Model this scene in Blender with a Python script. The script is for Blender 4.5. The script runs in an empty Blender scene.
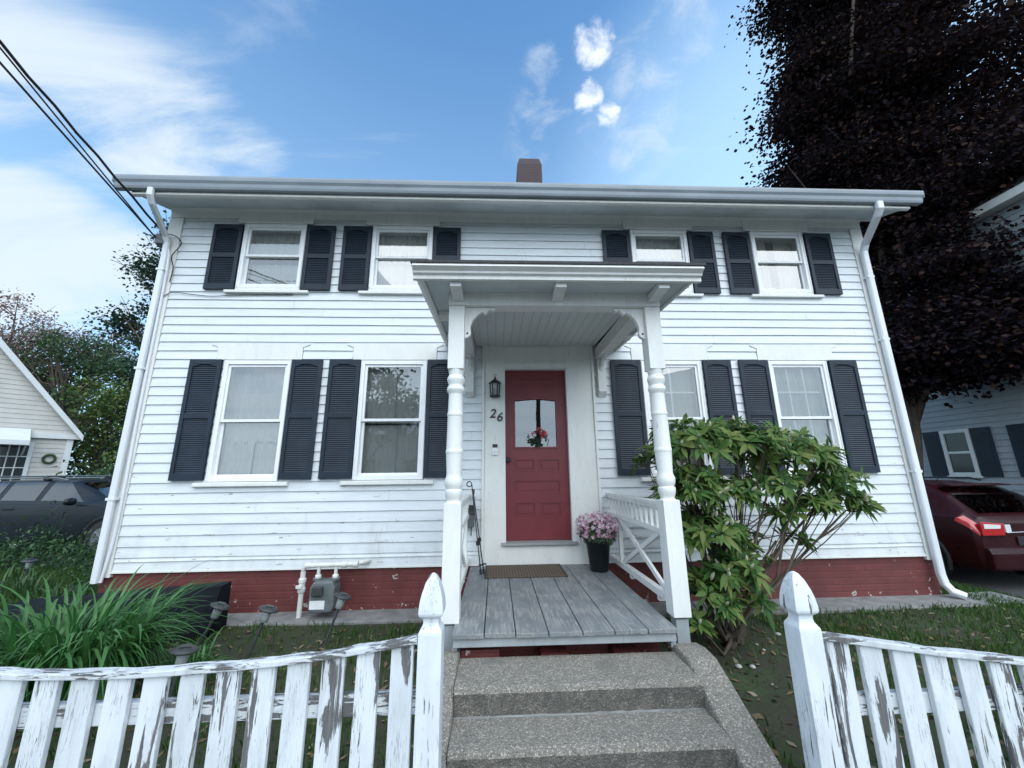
import bpy, math, random
import numpy as np
from mathutils import Vector, Matrix
random.seed(7); RNG = np.random.default_rng(7)
R = math.radians; PI = math.pi
scene = bpy.context.scene; COL = scene.collection

# ------------------------------------------------------------------ materials
def newmat(name):
    m = bpy.data.materials.new(name); m.use_nodes = True
    nt = m.node_tree; b = nt.nodes['Principled BSDF']
    return m, nt, b
def N(nt, typ, **kw):
    n = nt.nodes.new(typ)
    for k, v in kw.items():
        if k in n.inputs: n.inputs[k].default_value = v
        else: setattr(n, k, v)
    return n
def L(nt, a, b): nt.links.new(a, b)
def ramp(nt, fac, stops):
    r = nt.nodes.new('ShaderNodeValToRGB'); e = r.color_ramp.elements
    while len(e) < len(stops): e.new(0.5)
    for i, (p, c) in enumerate(stops):
        e[i].position = p; e[i].color = (*c, 1) if len(c) == 3 else c
    L(nt, fac, r.inputs[0]); return r.outputs[0]
def posnode(nt, scale=(1, 1, 1)):
    g = nt.nodes.new('ShaderNodeNewGeometry'); mp = nt.nodes.new('ShaderNodeMapping')
    mp.inputs['Scale'].default_value = scale; L(nt, g.outputs['Position'], mp.inputs[0]); return mp.outputs[0]
def noise(nt, vec, scale, detail=4, rough=.55, dist=0):
    n = nt.nodes.new('ShaderNodeTexNoise'); n.inputs['Scale'].default_value = scale
    n.inputs['Detail'].default_value = detail; n.inputs['Roughness'].default_value = rough; n.inputs['Distortion'].default_value = dist
    L(nt, vec, n.inputs['Vector']); return n.outputs[0]
def mixc(nt, f, a, b):
    m = nt.nodes.new('ShaderNodeMix'); m.data_type = 'RGBA'
    for sock, v in ((m.inputs[0], f), (m.inputs[6], a), (m.inputs[7], b)):
        if hasattr(v, 'node'): L(nt, v, sock)
        elif isinstance(v, (int, float)): sock.default_value = v
        else: sock.default_value = (*v, 1)
    return m.outputs[2]
def math_(nt, op, a, b=None, c=None):
    m = nt.nodes.new('ShaderNodeMath'); m.operation = op
    for i, v in enumerate((a, b, c)):
        if v is None: continue
        if hasattr(v, 'node'): L(nt, v, m.inputs[i])
        else: m.inputs[i].default_value = v
    return m.outputs[0]
def mrange(nt, v, a, b, c=0, d=1, smooth=True):
    m = nt.nodes.new('ShaderNodeMapRange'); m.interpolation_type = 'SMOOTHSTEP' if smooth else 'LINEAR'
    L(nt, v, m.inputs[0])
    for i, x in enumerate((a, b, c, d)): m.inputs[i + 1].default_value = x
    return m.outputs[0]
def bump(nt, b, h, strength=.3, dist=.01):
    n = nt.nodes.new('ShaderNodeBump'); n.inputs['Strength'].default_value = strength; n.inputs['Distance'].default_value = dist
    L(nt, h, n.inputs['Height']); L(nt, n.outputs[0], b.inputs['Normal'])

def simple(name, c, rough=.5, var=.12, scale=6, metal=0, bmp=0, bscale=80, coat=0, stretch=(1, 1, 1)):
    m, nt, b = newmat(name)
    v = posnode(nt, stretch); f = noise(nt, v, scale, 5)
    lo = tuple(x * (1 - var) for x in c); hi = tuple(min(1, x * (1 + var)) for x in c)
    L(nt, ramp(nt, f, [(.3, lo), (.7, hi)]), b.inputs['Base Color'])
    b.inputs['Roughness'].default_value = rough; b.inputs['Metallic'].default_value = metal
    b.inputs['Coat Weight'].default_value = coat
    if bmp: bump(nt, b, noise(nt, v, bscale, 4), bmp, .004)
    return m

def peeling(name, paint, wood, amount, sx=28, sz=3.2, dirt=.0, rough=.55, flake=.004, along='z', cracks=0):
    """old white paint that has come away in long vertical flakes, showing weathered wood"""
    m, nt, b = newmat(name)
    q = sz / sx; v = posnode(nt, (1, 1, q) if along == 'z' else (q, 1, 1)); n1 = noise(nt, v, sx, 6, .68, .6)
    big = noise(nt, posnode(nt, (1, 1, .35)), 6.5, 2)
    s = math_(nt, 'ADD', math_(nt, 'MULTIPLY', n1, .62), math_(nt, 'MULTIPLY', big, .38))
    mask = mrange(nt, s, amount, amount + .012)
    v2 = posnode(nt, (1, 1, .04)); grain = noise(nt, v2, 160, 4, .6)
    woodc = ramp(nt, grain, [(.3, tuple(x * .5 for x in wood)), (.7, wood)])
    st = noise(nt, posnode(nt, (1, 1, .25)), 9, 6, .65)
    pc = ramp(nt, st, [(.25, tuple(x * (.80 - dirt) for x in paint)), (.6, paint)])
    fine = noise(nt, posnode(nt, (1, 1, .12)), 70, 4, .6)
    pc = mixc(nt, mrange(nt, fine, .62, .74, 0, .55), pc, tuple(x * .55 for x in paint))
    if cracks:
        ck = noise(nt, posnode(nt, (1, 1, .045) if along == 'z' else (.045, 1, 1)), 95, 3, .5); ln_ = math_(nt, 'ABSOLUTE', math_(nt, 'SUBTRACT', ck, .5))
        gate = mrange(nt, noise(nt, posnode(nt, (1, 1, .3)), 11, 3), .46, .62)
        crk = math_(nt, 'MULTIPLY', mrange(nt, ln_, .016, .006), gate); pc = mixc(nt, math_(nt, 'MULTIPLY', crk, cracks), pc, tuple(x * .35 for x in paint))
        sc = noise(nt, posnode(nt, (1, 1, 1)), 210, 3, .6); pc = mixc(nt, mrange(nt, sc, .66, .74, 0, .5), pc, tuple(x * .45 for x in paint))
        gm = noise(nt, posnode(nt, (1, 1, .22)), 17, 5, .7); pc = mixc(nt, mrange(nt, gm, .50, .72, 0, .30), pc, tuple(x * .5 for x in paint))
    L(nt, mixc(nt, mask, pc, woodc), b.inputs['Base Color'])
    b.inputs['Roughness'].default_value = rough
    h = math_(nt, 'SUBTRACT', math_(nt, 'MULTIPLY', grain, .25), mask)
    bump(nt, b, h, .6, flake)
    return m

def siding_paint(name, c, worn=.635, wood=(.34, .31, .27)):
    m, nt, b = newmat(name)
    v = posnode(nt, (.25, 1, 1.6)); n1 = noise(nt, v, 9, 6, .62)
    pc = ramp(nt, n1, [(.28, tuple(x * .88 for x in c)), (.62, c)])
    # each course takes the paint a little differently
    z = nt.nodes.new('ShaderNodeSeparateXYZ'); L(nt, posnode(nt), z.inputs[0])
    row = math_(nt, 'FLOOR', math_(nt, 'MULTIPLY', math_(nt, 'SUBTRACT', z.outputs[2], .593), 1 / .1128))
    wn = nt.nodes.new('ShaderNodeTexWhiteNoise'); wn.noise_dimensions = '1D'; L(nt, row, wn.inputs['W'])
    pc = mixc(nt, math_(nt, 'MULTIPLY', wn.outputs[0], .10), pc, tuple(x * .6 for x in c))
    splash = mrange(nt, math_(nt, 'ADD', math_(nt, 'MULTIPLY', noise(nt, posnode(nt, (1, 1, .5)), 4, 6, .7), .9), math_(nt, 'MULTIPLY', z.outputs[2], -.42)), .10, .34, 0, .38)
    pc = mixc(nt, splash, pc, (.46, .46, .43))
    stv = mrange(nt, noise(nt, posnode(nt, (1, 1, .06)), 14, 5, .65), .58, .78, 0, .22)
    pc = mixc(nt, stv, pc, (.48, .49, .48))
    # chipped spots, mostly low on the wall
    low = mrange(nt, z.outputs[2], .5, 3.2, .04, -.05)
    chips = noise(nt, posnode(nt, (.5, 1, 2.2)), 13, 5, .6)
    mask = mrange(nt, math_(nt, 'ADD', chips, low), worn + .06, worn + .075)
    L(nt, mixc(nt, mask, pc, wood), b.inputs['Base Color'])
    b.inputs['Roughness'].default_value = .5
    bump(nt, b, math_(nt, 'SUBTRACT', noise(nt, posnode(nt, (.06, 1, 1)), 120, 3), mask), .22, .004)
    return m

M = {}
WHITE = (.71, .745, .77)
M['siding'] = siding_paint('white_clapboard_paint', WHITE)
M['trim'] = peeling('white_trim_paint', (.755, .755, .725), (.40, .37, .33), .70, sx=16, sz=5, dirt=-.11)  # warm tint paints in light bounced up from the ground
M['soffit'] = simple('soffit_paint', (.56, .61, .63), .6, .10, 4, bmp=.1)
M['ceiling'] = None
M['post'] = peeling('porch_post_paint', (.775, .775, .75), (.42, .39, .35), .66, sx=22, sz=5, dirt=-.08)  # same warm ground bounce painted into the porch white
M['fence'] = peeling('fence_peeling_paint', (.68, .715, .74), (.165, .165, .165), .556, sx=30, sz=3.0, dirt=.06, cracks=.8)
M['fence_cap'] = peeling('fence_rail_peeling_paint', (.64, .67, .69), (.16, .16, .16), .53, sx=60, sz=9, dirt=.1, along='x', cracks=.7)
# the top rail runs along X, so its flakes do too
M['fencepost'] = peeling('fence_post_peeling_paint', (.70, .735, .76), (.20, .185, .17), .592, sx=34, sz=2.6, dirt=.05, cracks=1)
M['vinyl'] = simple('white_window_vinyl', (.80, .81, .82), .35, .04, 8)
M['shutter'] = simple('dark_slate_shutter_plastic', (.016, .026, .040), .5, .18, 5); M['shutter'].node_tree.nodes['Principled BSDF'].inputs['Specular IOR Level'].default_value = .3
M['door'] = simple('dark_red_door_paint', (.16, .020, .026), .40, .10, 7, bmp=.05)
M['metalgrey'] = simple('grey_gutter_aluminium', (.25, .285, .32), .42, .14, 5, metal=.0, stretch=(.3, 1, 1))
M['downspout'] = simple('white_downspout_metal', (.70, .72, .75), .38, .08, 6, stretch=(1, 1, .2))
M['shingle'] = simple('dark_roof_shingle', (.045, .047, .05), .85, .3, 30, bmp=.5, bscale=60)
M['black'] = simple('black_painted_metal', (.018, .018, .02), .4, .2, 20)
M['rubber'] = simple('black_rubber', (.014, .014, .015), .75, .2, 20)
M['chrome'] = simple('bright_metal', (.6, .6, .6), .2, .05, 20, metal=1)
M['concrete'] = simple('old_grey_concrete', (.20, .20, .195), .9, .28, 7, bmp=.4, bscale=60)
M['tarp'] = simple('black_plastic_cover', (.006, .008, .011), .8, .3, 6, bmp=.3, bscale=14); M['tarp'].node_tree.nodes['Principled BSDF'].inputs['Specular IOR Level'].default_value = .15
M['bark'] = simple('brown_bark', (.085, .065, .05), .9, .35, 14, bmp=.7, bscale=30, stretch=(1, 1, .3))
M['greymetal'] = simple('grey_meter_metal', (.125, .145, .15), .5, .15, 14, bmp=.1)
M['pipe'] = simple('white_pipe_paint', (.66, .66, .63), .45, .14, 12)
M['tag'] = simple('white_tag', (.8, .8, .8), .5, .15, 90)
M['bronze'] = simple('weathered_dark_plastic', (.042, .047, .048), .55, .25, 30)
M['lens'] = simple('clear_lantern_lens', (.30, .33, .33), .15, .1, 30)
M['pot'] = simple('black_plastic_pot', (.012, .015, .018), .4, .15, 20)
M['tan'] = simple('tan_vinyl_siding', (.47, .46, .43), .5, .06, 3)
M['tantrim'] = simple('pale_trim', (.60, .62, .62), .5, .05, 3)
M['grey_siding'] = simple('pale_grey_vinyl_siding', (.34, .37, .39), .6, .06, 3)
M['interior'] = simple('room_plaster', (.36, .34, .31), .8, .08, 2)
M['sill_wood'] = simple('grey_threshold_wood', (.30, .31, .31), .6, .2, 20, stretch=(.1, 1, 1))
M['asphalt'] = simple('driveway_asphalt', (.055, .056, .06), .9, .3, 20, bmp=.5, bscale=120)
M['soil'] = simple('bare_soil', (.055, .042, .03), .95, .4, 9, bmp=.7, bscale=50)
M['stone'] = simple('pale_stone', (.38, .37, .35), .85, .25, 18, bmp=.4)
M['digit'] = simple('black_number_metal', (.012, .012, .013), .4, .1, 20)

def mk_ceiling():
    m, nt, b = newmat('beadboard_ceiling_paint')
    w = nt.nodes.new('ShaderNodeTexWave'); w.bands_direction = 'X'; w.inputs['Scale'].default_value = 3.4
    L(nt, posnode(nt), w.inputs[0])
    g = mrange(nt, w.outputs[1], 0, .10)
    f = noise(nt, posnode(nt, (1, .3, 1)), 4, 4)
    c = ramp(nt, f, [(.3, (.58, .61, .60)), (.7, (.66, .69, .67))])
    L(nt, mixc(nt, g, (.52, .54, .53), c), b.inputs['Base Color']); b.inputs['Roughness'].default_value = .6
    bump(nt, b, g, .25, .003); return m
M['ceiling'] = mk_ceiling()

def mk_brick(name, paint, mortar_same, scale, chips=True, bw=.21, rh=.072):
    m, nt, b = newmat(name)
    v = posnode(nt); s = nt.nodes.new('ShaderNodeSeparateXYZ'); L(nt, v, s.inputs[0])
    g = nt.nodes.new('ShaderNodeNewGeometry'); sn = nt.nodes.new('ShaderNodeSeparateXYZ'); L(nt, g.outputs['Normal'], sn.inputs[0])
    side = math_(nt, 'GREATER_THAN', math_(nt, 'ABSOLUTE', sn.outputs[0]), .7)
    mx = nt.nodes.new('ShaderNodeMix'); L(nt, side, mx.inputs[0]); L(nt, s.outputs[0], mx.inputs[2]); L(nt, s.outputs[1], mx.inputs[3])
    c = nt.nodes.new('ShaderNodeCombineXYZ'); L(nt, mx.outputs[0], c.inputs[0]); L(nt, s.outputs[2], c.inputs[1])
    br = nt.nodes.new('ShaderNodeTexBrick'); L(nt, c.outputs[0], br.inputs[0])
    br.inputs['Scale'].default_value = 1; br.inputs['Brick Width'].default_value = bw; br.inputs['Row Height'].default_value = rh
    br.inputs['Mortar Size'].default_value = .008; br.inputs['Mortar Smooth'].default_value = .3
    br.inputs['Color1'].default_value = (*paint, 1); br.inputs['Color2'].default_value = (*[x * .82 for x in paint], 1)
    br.inputs['Mortar'].default_value = (*mortar_same, 1)
    n = noise(nt, v, 5, 5); col = mixc(nt, mrange(nt, n, .35, .7), br.outputs[0], tuple(x * .72 for x in paint))
    if chips:
        lowz = mrange(nt, s.outputs[2], .0, .16, .07, 0)
        ch = mrange(nt, math_(nt, 'ADD', noise(nt, v, 11, 4, .6, .5), lowz), .675, .69)
        col = mixc(nt, ch, col, (.42, .37, .34))
    L(nt, col, b.inputs['Base Color']); b.inputs['Roughness'].default_value = .62
    bump(nt, b, math_(nt, 'SUBTRACT', math_(nt, 'MULTIPLY', n, .5), br.outputs[1]), .5, .006); return m
M['redfound'] = mk_brick('red_painted_brick', (.155, .036, .033), (.13, .031, .028), 1)
M['chimney'] = mk_brick('chimney_brick', (.032, .007, .013), (.040, .022, .028), 1, False)

def mk_aggregate(shade_grime=0):
    """pebbles set in mortar; grime is dirt plus shade painted into the riser colour"""
    m, nt, b = newmat('shaded_grimy_aggregate' if shade_grime else 'exposed_aggregate_concrete')
    v = posnode(nt); vo = nt.nodes.new('ShaderNodeTexVoronoi'); vo.inputs['Scale'].default_value = 120; L(nt, v, vo.inputs['Vector'])
    sep = nt.nodes.new('ShaderNodeSeparateColor'); L(nt, vo.outputs['Color'], sep.inputs[0])
    peb = ramp(nt, sep.outputs[0], [(0, (.09, .08, .07)), (.35, (.21, .19, .16)), (.75, (.33, .30, .255)), (1, (.50, .46, .40))])
    edge = mrange(nt, vo.outputs['Distance'], .35, .62)
    col = mixc(nt, edge, peb, (.19, .175, .15))
    big = noise(nt, v, 3.5, 5)
    col = mixc(nt, mrange(nt, big, .50, .70, 0, .6), col, (.13, .125, .11))
    if shade_grime: col = mixc(nt, mrange(nt, noise(nt, v, 12, 5, .65), .32, .60, shade_grime * .7, shade_grime * 1.5), col, (.038, .038, .036))
    g = nt.nodes.new('ShaderNodeNewGeometry'); sn = nt.nodes.new('ShaderNodeSeparateXYZ'); L(nt, g.outputs['Normal'], sn.inputs[0])
    L(nt, col, b.inputs['Base Color']); b.inputs['Roughness'].default_value = .85
    bump(nt, b, math_(nt, 'SUBTRACT', 1.0, vo.outputs['Distance']), .6, .006); return m
M['aggregate'] = mk_aggregate()
M['riser'] = mk_aggregate(.42)  # risers darkened: part dirt, part shade painted into the colour

def mk_deck():
    m, nt, b = newmat('worn_grey_deck_paint')
    v = posnode(nt, (1, .08, 1)); g = noise(nt, v, 60, 5, .6)
    p = ramp(nt, noise(nt, posnode(nt, (1, .4, 1)), 7, 6, .6), [(.3, (.13, .145, .155)), (.65, (.215, .23, .24))])
    worn = mrange(nt, math_(nt, 'ADD', math_(nt, 'MULTIPLY', g, .5), math_(nt, 'MULTIPLY', noise(nt, posnode(nt), 5, 5, .65), .5)),   .49, .545)
    wood = ramp(nt, g, [(.3, (.17, .17, .165)), (.7, (.36, .36, .35))])
    oi = nt.nodes.new('ShaderNodeNewGeometry')
    c = mixc(nt, math_(nt, 'MULTIPLY', worn, .75), p, wood)
    c = mixc(nt, math_(nt, 'MULTIPLY', oi.outputs['Random Per Island'], .3), c, (.13, .14, .145))
    L(nt, c, b.inputs['Base Color']); b.inputs['Roughness'].default_value = .6
    bump(nt, b, math_(nt, 'SUBTRACT', g, worn), .35, .003); return m
M['deck'] = mk_deck()

def mk_glass(refl=1.0, tint=(.93, .97, .96)):
    m = bpy.data.materials.new('window_glass'); m.use_nodes = True; nt = m.node_tree; nt.nodes.clear()
    o = nt.nodes.new('ShaderNodeOutputMaterial'); t = N(nt, 'ShaderNodeBsdfTransparent'); t.inputs[0].default_value = (*tint, 1)
    g = nt.nodes.new('ShaderNodeBsdfGlossy'); g.inputs['Roughness'].default_value = .01
    fr = nt.nodes.new('ShaderNodeFresnel'); fr.inputs[0].default_value = 1.52
    f2 = math_(nt, 'MULTIPLY', fr.outputs[0], 2.6 * refl); f3 = math_(nt, 'ADD', f2, .13 * refl); f4 = math_(nt, 'MINIMUM', f3, 1)
    bm = nt.nodes.new('ShaderNodeBump'); bm.inputs['Strength'].default_value = .02; bm.inputs['Distance'].default_value = .03
    L(nt, noise(nt, posnode(nt), 2.6, 1), bm.inputs['Height']); L(nt, bm.outputs[0], g.inputs['Normal'])
    mx = nt.nodes.new('ShaderNodeMixShader'); L(nt, f4, mx.inputs[0]); L(nt, t.outputs[0], mx.inputs[1]); L(nt, g.outputs[0], mx.inputs[2])
    L(nt, mx.outputs[0], o.inputs[0]); return m
M['glass'] = mk_glass()
M['carglass'] = mk_glass(.6, (.30, .34, .35))

def mk_leaf(name, cols, trans=.35, rough=.5, spec=.4, tcol=None):
    m, nt, b = newmat(name)
    g = nt.nodes.new('ShaderNodeNewGeometry')
    st = [(i / (len(cols) - 1), c) for i, c in enumerate(cols)]
    c = ramp(nt, g.outputs['Random Per Island'], st)
    L(nt, c, b.inputs['Base Color']); b.inputs['Roughness'].default_value = rough
    b.inputs['Specular IOR Level'].default_value = spec
    t = nt.nodes.new('ShaderNodeBsdfTranslucent')
    if tcol: t.inputs[0].default_value = (*tcol, 1)
    else: L(nt, c, t.inputs[0])
    mx = nt.nodes.new('ShaderNodeMixShader'); mx.inputs[0].default_value = trans
    L(nt, b.outputs[0], mx.inputs[1]); L(nt, t.outputs[0], mx.inputs[2])
    L(nt, mx.outputs[0], nt.nodes['Material Output'].inputs[0]); return m
M['rhodo'] = mk_leaf('rhododendron_leaf', [(.026, .070, .020), (.046, .110, .026), (.070, .145, .034), (.105, .185, .045), (.155, .21, .06), (.17, .21, .06)], .35, .5, .2)
M['bud'] = mk_leaf('pale_bud', [(.45, .48, .33), (.62, .60, .48)], .2)
M['lily'] = mk_leaf('daylily_blade', [(.030, .11, .028), (.048, .16, .038), (.10, .24, .075)], .3, .42, .5)
M['maple'] = mk_leaf('crimson_maple_leaf', [(.005, .005, .010), (.009, .007, .013), (.013, .009, .013), (.024, .014, .017), (.055, .028, .018)], .10, .75, .08, (.045, .028, .026))
M['green'] = mk_leaf('green_tree_leaf', [(.035, .075, .038), (.06, .11, .052), (.10, .15, .07)], .35, .6, .15)
M['darkgreen'] = mk_leaf('dark_tree_leaf', [(.018, .045, .030), (.030, .066, .040), (.045, .085, .05)], .25, .6, .15)
M['limegreen'] = mk_leaf('yellow_green_leaf', [(.05, .11, .03), (.09, .16, .04), (.17, .21, .06)], .35)
M['pinkbud'] = mk_leaf('pinkish_spring_bud', [(.15, .10, .09), (.26, .17, .15), (.36, .27, .25)], .25)
M['weed'] = mk_leaf('weed_leaf', [(.03, .075, .03), (.05, .11, .04), (.08, .15, .05)], .3)
M['grass'] = mk_leaf('grass_blade', [(.025, .070, .016), (.040, .105, .020), (.065, .14, .028), (.10, .14, .04)], .25)
M['petal'] = mk_leaf('pink_petal', [(.50, .16, .30), (.62, .30, .44), (.74, .55, .62), (.82, .74, .76)], .3)
M['redpetal'] = mk_leaf('red_petal', [(.40, .04, .06), (.55, .10, .13)], .2)
M['whitepetal'] = mk_leaf('white_petal', [(.7, .7, .66), (.8, .8, .78)], .3)

def mk_curtain(name, c, lace=False):
    m = bpy.data.materials.new(name); m.use_nodes = True; nt = m.node_tree; b = nt.nodes['Principled BSDF']
    f = noise(nt, posnode(nt, (1, 1, .15)), 40, 4)
    col = ramp(nt, f, [(.3, tuple(x * .85 for x in c)), (.7, c)])
    L(nt, col, b.inputs['Base Color']); b.inputs['Roughness'].default_value = .9
    t = nt.nodes.new('ShaderNodeBsdfTranslucent'); L(nt, col, t.inputs[0])
    mx = nt.nodes.new('ShaderNodeMixShader'); mx.inputs[0].default_value = .3
    L(nt, b.outputs[0], mx.inputs[1]); L(nt, t.outputs[0], mx.inputs[2]); last = mx.outputs[0]
    if lace:
        tr = nt.nodes.new('ShaderNodeBsdfTransparent'); vo = nt.nodes.new('ShaderNodeTexVoronoi'); vo.inputs['Scale'].default_value = 90
        L(nt, posnode(nt), vo.inputs['Vector'])
        m2 = nt.nodes.new('ShaderNodeMixShader'); L(nt, mrange(nt, vo.outputs['Distance'], .42, .62, 0, .8), m2.inputs[0])
        L(nt, last, m2.inputs[1]); L(nt, tr.outputs[0], m2.inputs[2]); last = m2.outputs[0]
    L(nt, last, nt.nodes['Material Output'].inputs[0]); return m
M['sheer'] = mk_curtain('white_sheer_curtain', (.80, .80, .80))
M['lace'] = mk_curtain('white_lace_curtain', (.80, .80, .76), True)
M['cream'] = mk_curtain('cream_curtain', (.60, .58, .50))
M['blind'] = mk_curtain('pale_green_blind', (.52, .58, .52))

def carpaint(name, c):
    m, nt, b = newmat(name); b.inputs['Base Color'].default_value = (*c, 1)
    b.inputs['Roughness'].default_value = .32; b.inputs['Specular IOR Level'].default_value = .2; b.inputs['Coat Weight'].default_value = .12
    b.inputs['Coat Roughness'].default_value = .04
    f = noise(nt, posnode(nt), 5, 4); L(nt, mrange(nt, f, .3, .7, .26, .42), b.inputs['Roughness']); return m
M['car_black'] = carpaint('dark_blue_black_car_paint', (.012, .017, .022))
M['car_red'] = carpaint('dark_red_car_paint', (.024, .003, .005))
M['tail_red'] = simple('red_tail_lamp_lens', (.42, .012, .016), .15, .1, 40, coat=1)
M['tail_clear'] = simple('clear_tail_lamp_lens', (.72, .70, .70), .15, .1, 60, coat=1)
def mk_mat():
    m, nt, b = newmat('coir_doormat'); w = nt.nodes.new('ShaderNodeTexWave'); w.bands_direction = 'X'; w.inputs['Scale'].default_value = 11
    w.inputs['Distortion'].default_value = 1.2; L(nt, posnode(nt), w.inputs[0])
    n = noise(nt, posnode(nt), 160, 4); c = ramp(nt, w.outputs[1], [(.2, (.075, .052, .036)), (.8, (.15, .11, .075))])
    L(nt, mixc(nt, mrange(nt, n, .4, .65, 0, .5), c, (.05, .038, .03)), b.inputs['Base Color']); b.inputs['Roughness'].default_value = .95
    bump(nt, b, n, .8, .006); return m
M['mat'] = mk_mat()
def mk_ground():
    m, nt, b = newmat('lawn_soil_and_moss'); v = posnode(nt); n1 = noise(nt, v, 2.2, 6, .62); n2 = noise(nt, v, 24, 5, .6)
    c = ramp(nt, n1, [(.30, (.045, .038, .024)), (.50, (.026, .040, .014)), (.74, (.036, .068, .018))])
    L(nt, mixc(nt, mrange(nt, n2, .4, .7), c, (.035, .030, .018)), b.inputs['Base Color']); b.inputs['Roughness'].default_value = .95
    bump(nt, b, n2, .7, .02); return m
M['ground'] = mk_ground()

# ------------------------------------------------------------------ mesh helpers
class MB:
    def __init__(s): s.v = []; s.f = []; s.mi = []; s.smooth = []
    def add(s, vs, fs, mi=0, sm=False):
        o = len(s.v); s.v += [tuple(p) for p in vs]
        for f in fs: s.f.append([i + o for i in f]); s.mi.append(mi); s.smooth.append(sm)
        return s
    def box(s, x0, x1, y0, y1, z0, z1, mi=0):
        v = [(x, y, z) for z in (z0, z1) for y in (y0, y1) for x in (x0, x1)]
        return s.add(v, [(0, 2, 3, 1), (4, 5, 7, 6), (0, 1, 5, 4), (2, 6, 7, 3), (0, 4, 6, 2), (1, 3, 7, 5)], mi)
    def hexa(s, v, mi=0):
        return s.add(v, [(0, 2, 3, 1), (4, 5, 7, 6), (0, 1, 5, 4), (2, 6, 7, 3), (0, 4, 6, 2), (1, 3, 7, 5)], mi)
    def prism(s, poly, axis, a, b, mi=0):
        """poly: 2-D outline; axis 'x': (y,z), 'y': (x,z), 'z': (x,y)"""
        def P(p, t): return {'x': (t, p[0], p[1]), 'y': (p[0], t, p[1]), 'z': (p[0], p[1], t)}[axis]
        n = len(poly); vs = [P(p, a) for p in poly] + [P(p, b) for p in poly]
        fs = [list(range(n))[::-1], list(range(n, 2 * n))] + [(i, (i + 1) % n, n + (i + 1) % n, n + i) for i in range(n)]
        return s.add(vs, fs, mi)
    def tube(s, path, r, n=8, mi=0, cap=True, sm=True):
        path = [Vector([float(q) for q in p]) for p in path]; m = len(path); rs = [float(q) for q in r] if isinstance(r, (list, tuple)) else [float(r)] * m
        vs = []; up = Vector((0.13, .31, .94))
        for i, p in enumerate(path):
            d = (path[min(i + 1, m - 1)] - path[max(i - 1, 0)]).normalized()
            if abs(d.dot(up)) > .97: up = Vector((.9, .3, .1))
            a = d.cross(up).normalized(); b = d.cross(a)
            vs += [p + rs[i] * (math.cos(t) * a + math.sin(t) * b) for t in (2 * PI * k / n for k in range(n))]
        fs = [(i * n + k, i * n + (k + 1) % n, (i + 1) * n + (k + 1) % n, (i + 1) * n + k) for i in range(m - 1) for k in range(n)]
        s.add(vs, fs, mi, sm)
        if cap: s.add([vs[k] for k in range(n)], [list(range(n))], mi); s.add([vs[(m - 1) * n + k] for k in range(n)], [list(range(n))[::-1]], mi)
        return s
    def lathe(s, prof, c=(0, 0, 0), n=20, mi=0, sm=True, rot0=0):
        vs = [(c[0] + r * math.cos(rot0 + 2 * PI * k / n), c[1] + r * math.sin(rot0 + 2 * PI * k / n), c[2] + z) for r, z in prof for k in range(n)]
        m = len(prof)
        fs = [(i * n + k, i * n + (k + 1) % n, (i + 1) * n + (k + 1) % n, (i + 1) * n + k) for i in range(m - 1) for k in range(n)]
        s.add(vs, fs, mi, sm)
        s.add(vs[:n], [list(range(n))[::-1]], mi); s.add(vs[-n:], [list(range(n))], mi); return s
    def build(s, name, mats, parent=None, off=(0, 0, 0), bevel=0, weld=False):
        me = bpy.data.meshes.new(name)
        o = Vector(off); me.from_pydata([(x - o.x, y - o.y, z - o.z) for x, y, z in s.v], [], s.f)
        mats = mats if isinstance(mats, (list, tuple)) else [mats]
        for m in mats: me.materials.append(m)
        me.polygons.foreach_set('material_index', s.mi); me.polygons.foreach_set('use_smooth', s.smooth); me.update()
        ob = bpy.data.objects.new(name, me); COL.objects.link(ob)
        if parent: ob.parent = parent
        else: ob.location = off
        if bevel:
            bv = ob.modifiers.new('Bevel', 'BEVEL'); bv.width = bevel; bv.segments = 2; bv.limit_method = 'ANGLE'
        return ob
def thing(name, label, cat, loc=(0, 0, 0), group=None, rz=0):
    o = bpy.data.objects.new(name, None); COL.objects.link(o); o.location = loc; o.rotation_euler = (0, 0, rz); o.empty_display_size = .1
    return tag(o, label, cat, group)
def tag(o, label, cat, group=None):
    o['label'] = label; o['category'] = cat
    if group: o['group'] = group
    return o
def kind(o, k): o['kind'] = k; return o

def poly_mesh(name, V, F, mat, parent=None, loc=(0, 0, 0), smooth=False):
    me = bpy.data.meshes.new(name); V = np.asarray(V, dtype=np.float32) - np.array(loc, dtype=np.float32); F = np.asarray(F, dtype=np.int32)
    k = F.shape[1]; me.vertices.add(len(V)); me.vertices.foreach_set('co', V.ravel()); me.loops.add(F.size); me.loops.foreach_set('vertex_index', F.ravel())
    me.polygons.add(len(F)); me.polygons.foreach_set('loop_start', np.arange(0, F.size, k, dtype=np.int32)); me.polygons.foreach_set('loop_total', np.full(len(F), k, dtype=np.int32))
    me.materials.append(mat); me.update(calc_edges=True); me.validate()
    ob = bpy.data.objects.new(name, me); COL.objects.link(ob)
    if parent: ob.parent = parent
    else: ob.location = loc
    return ob
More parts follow.
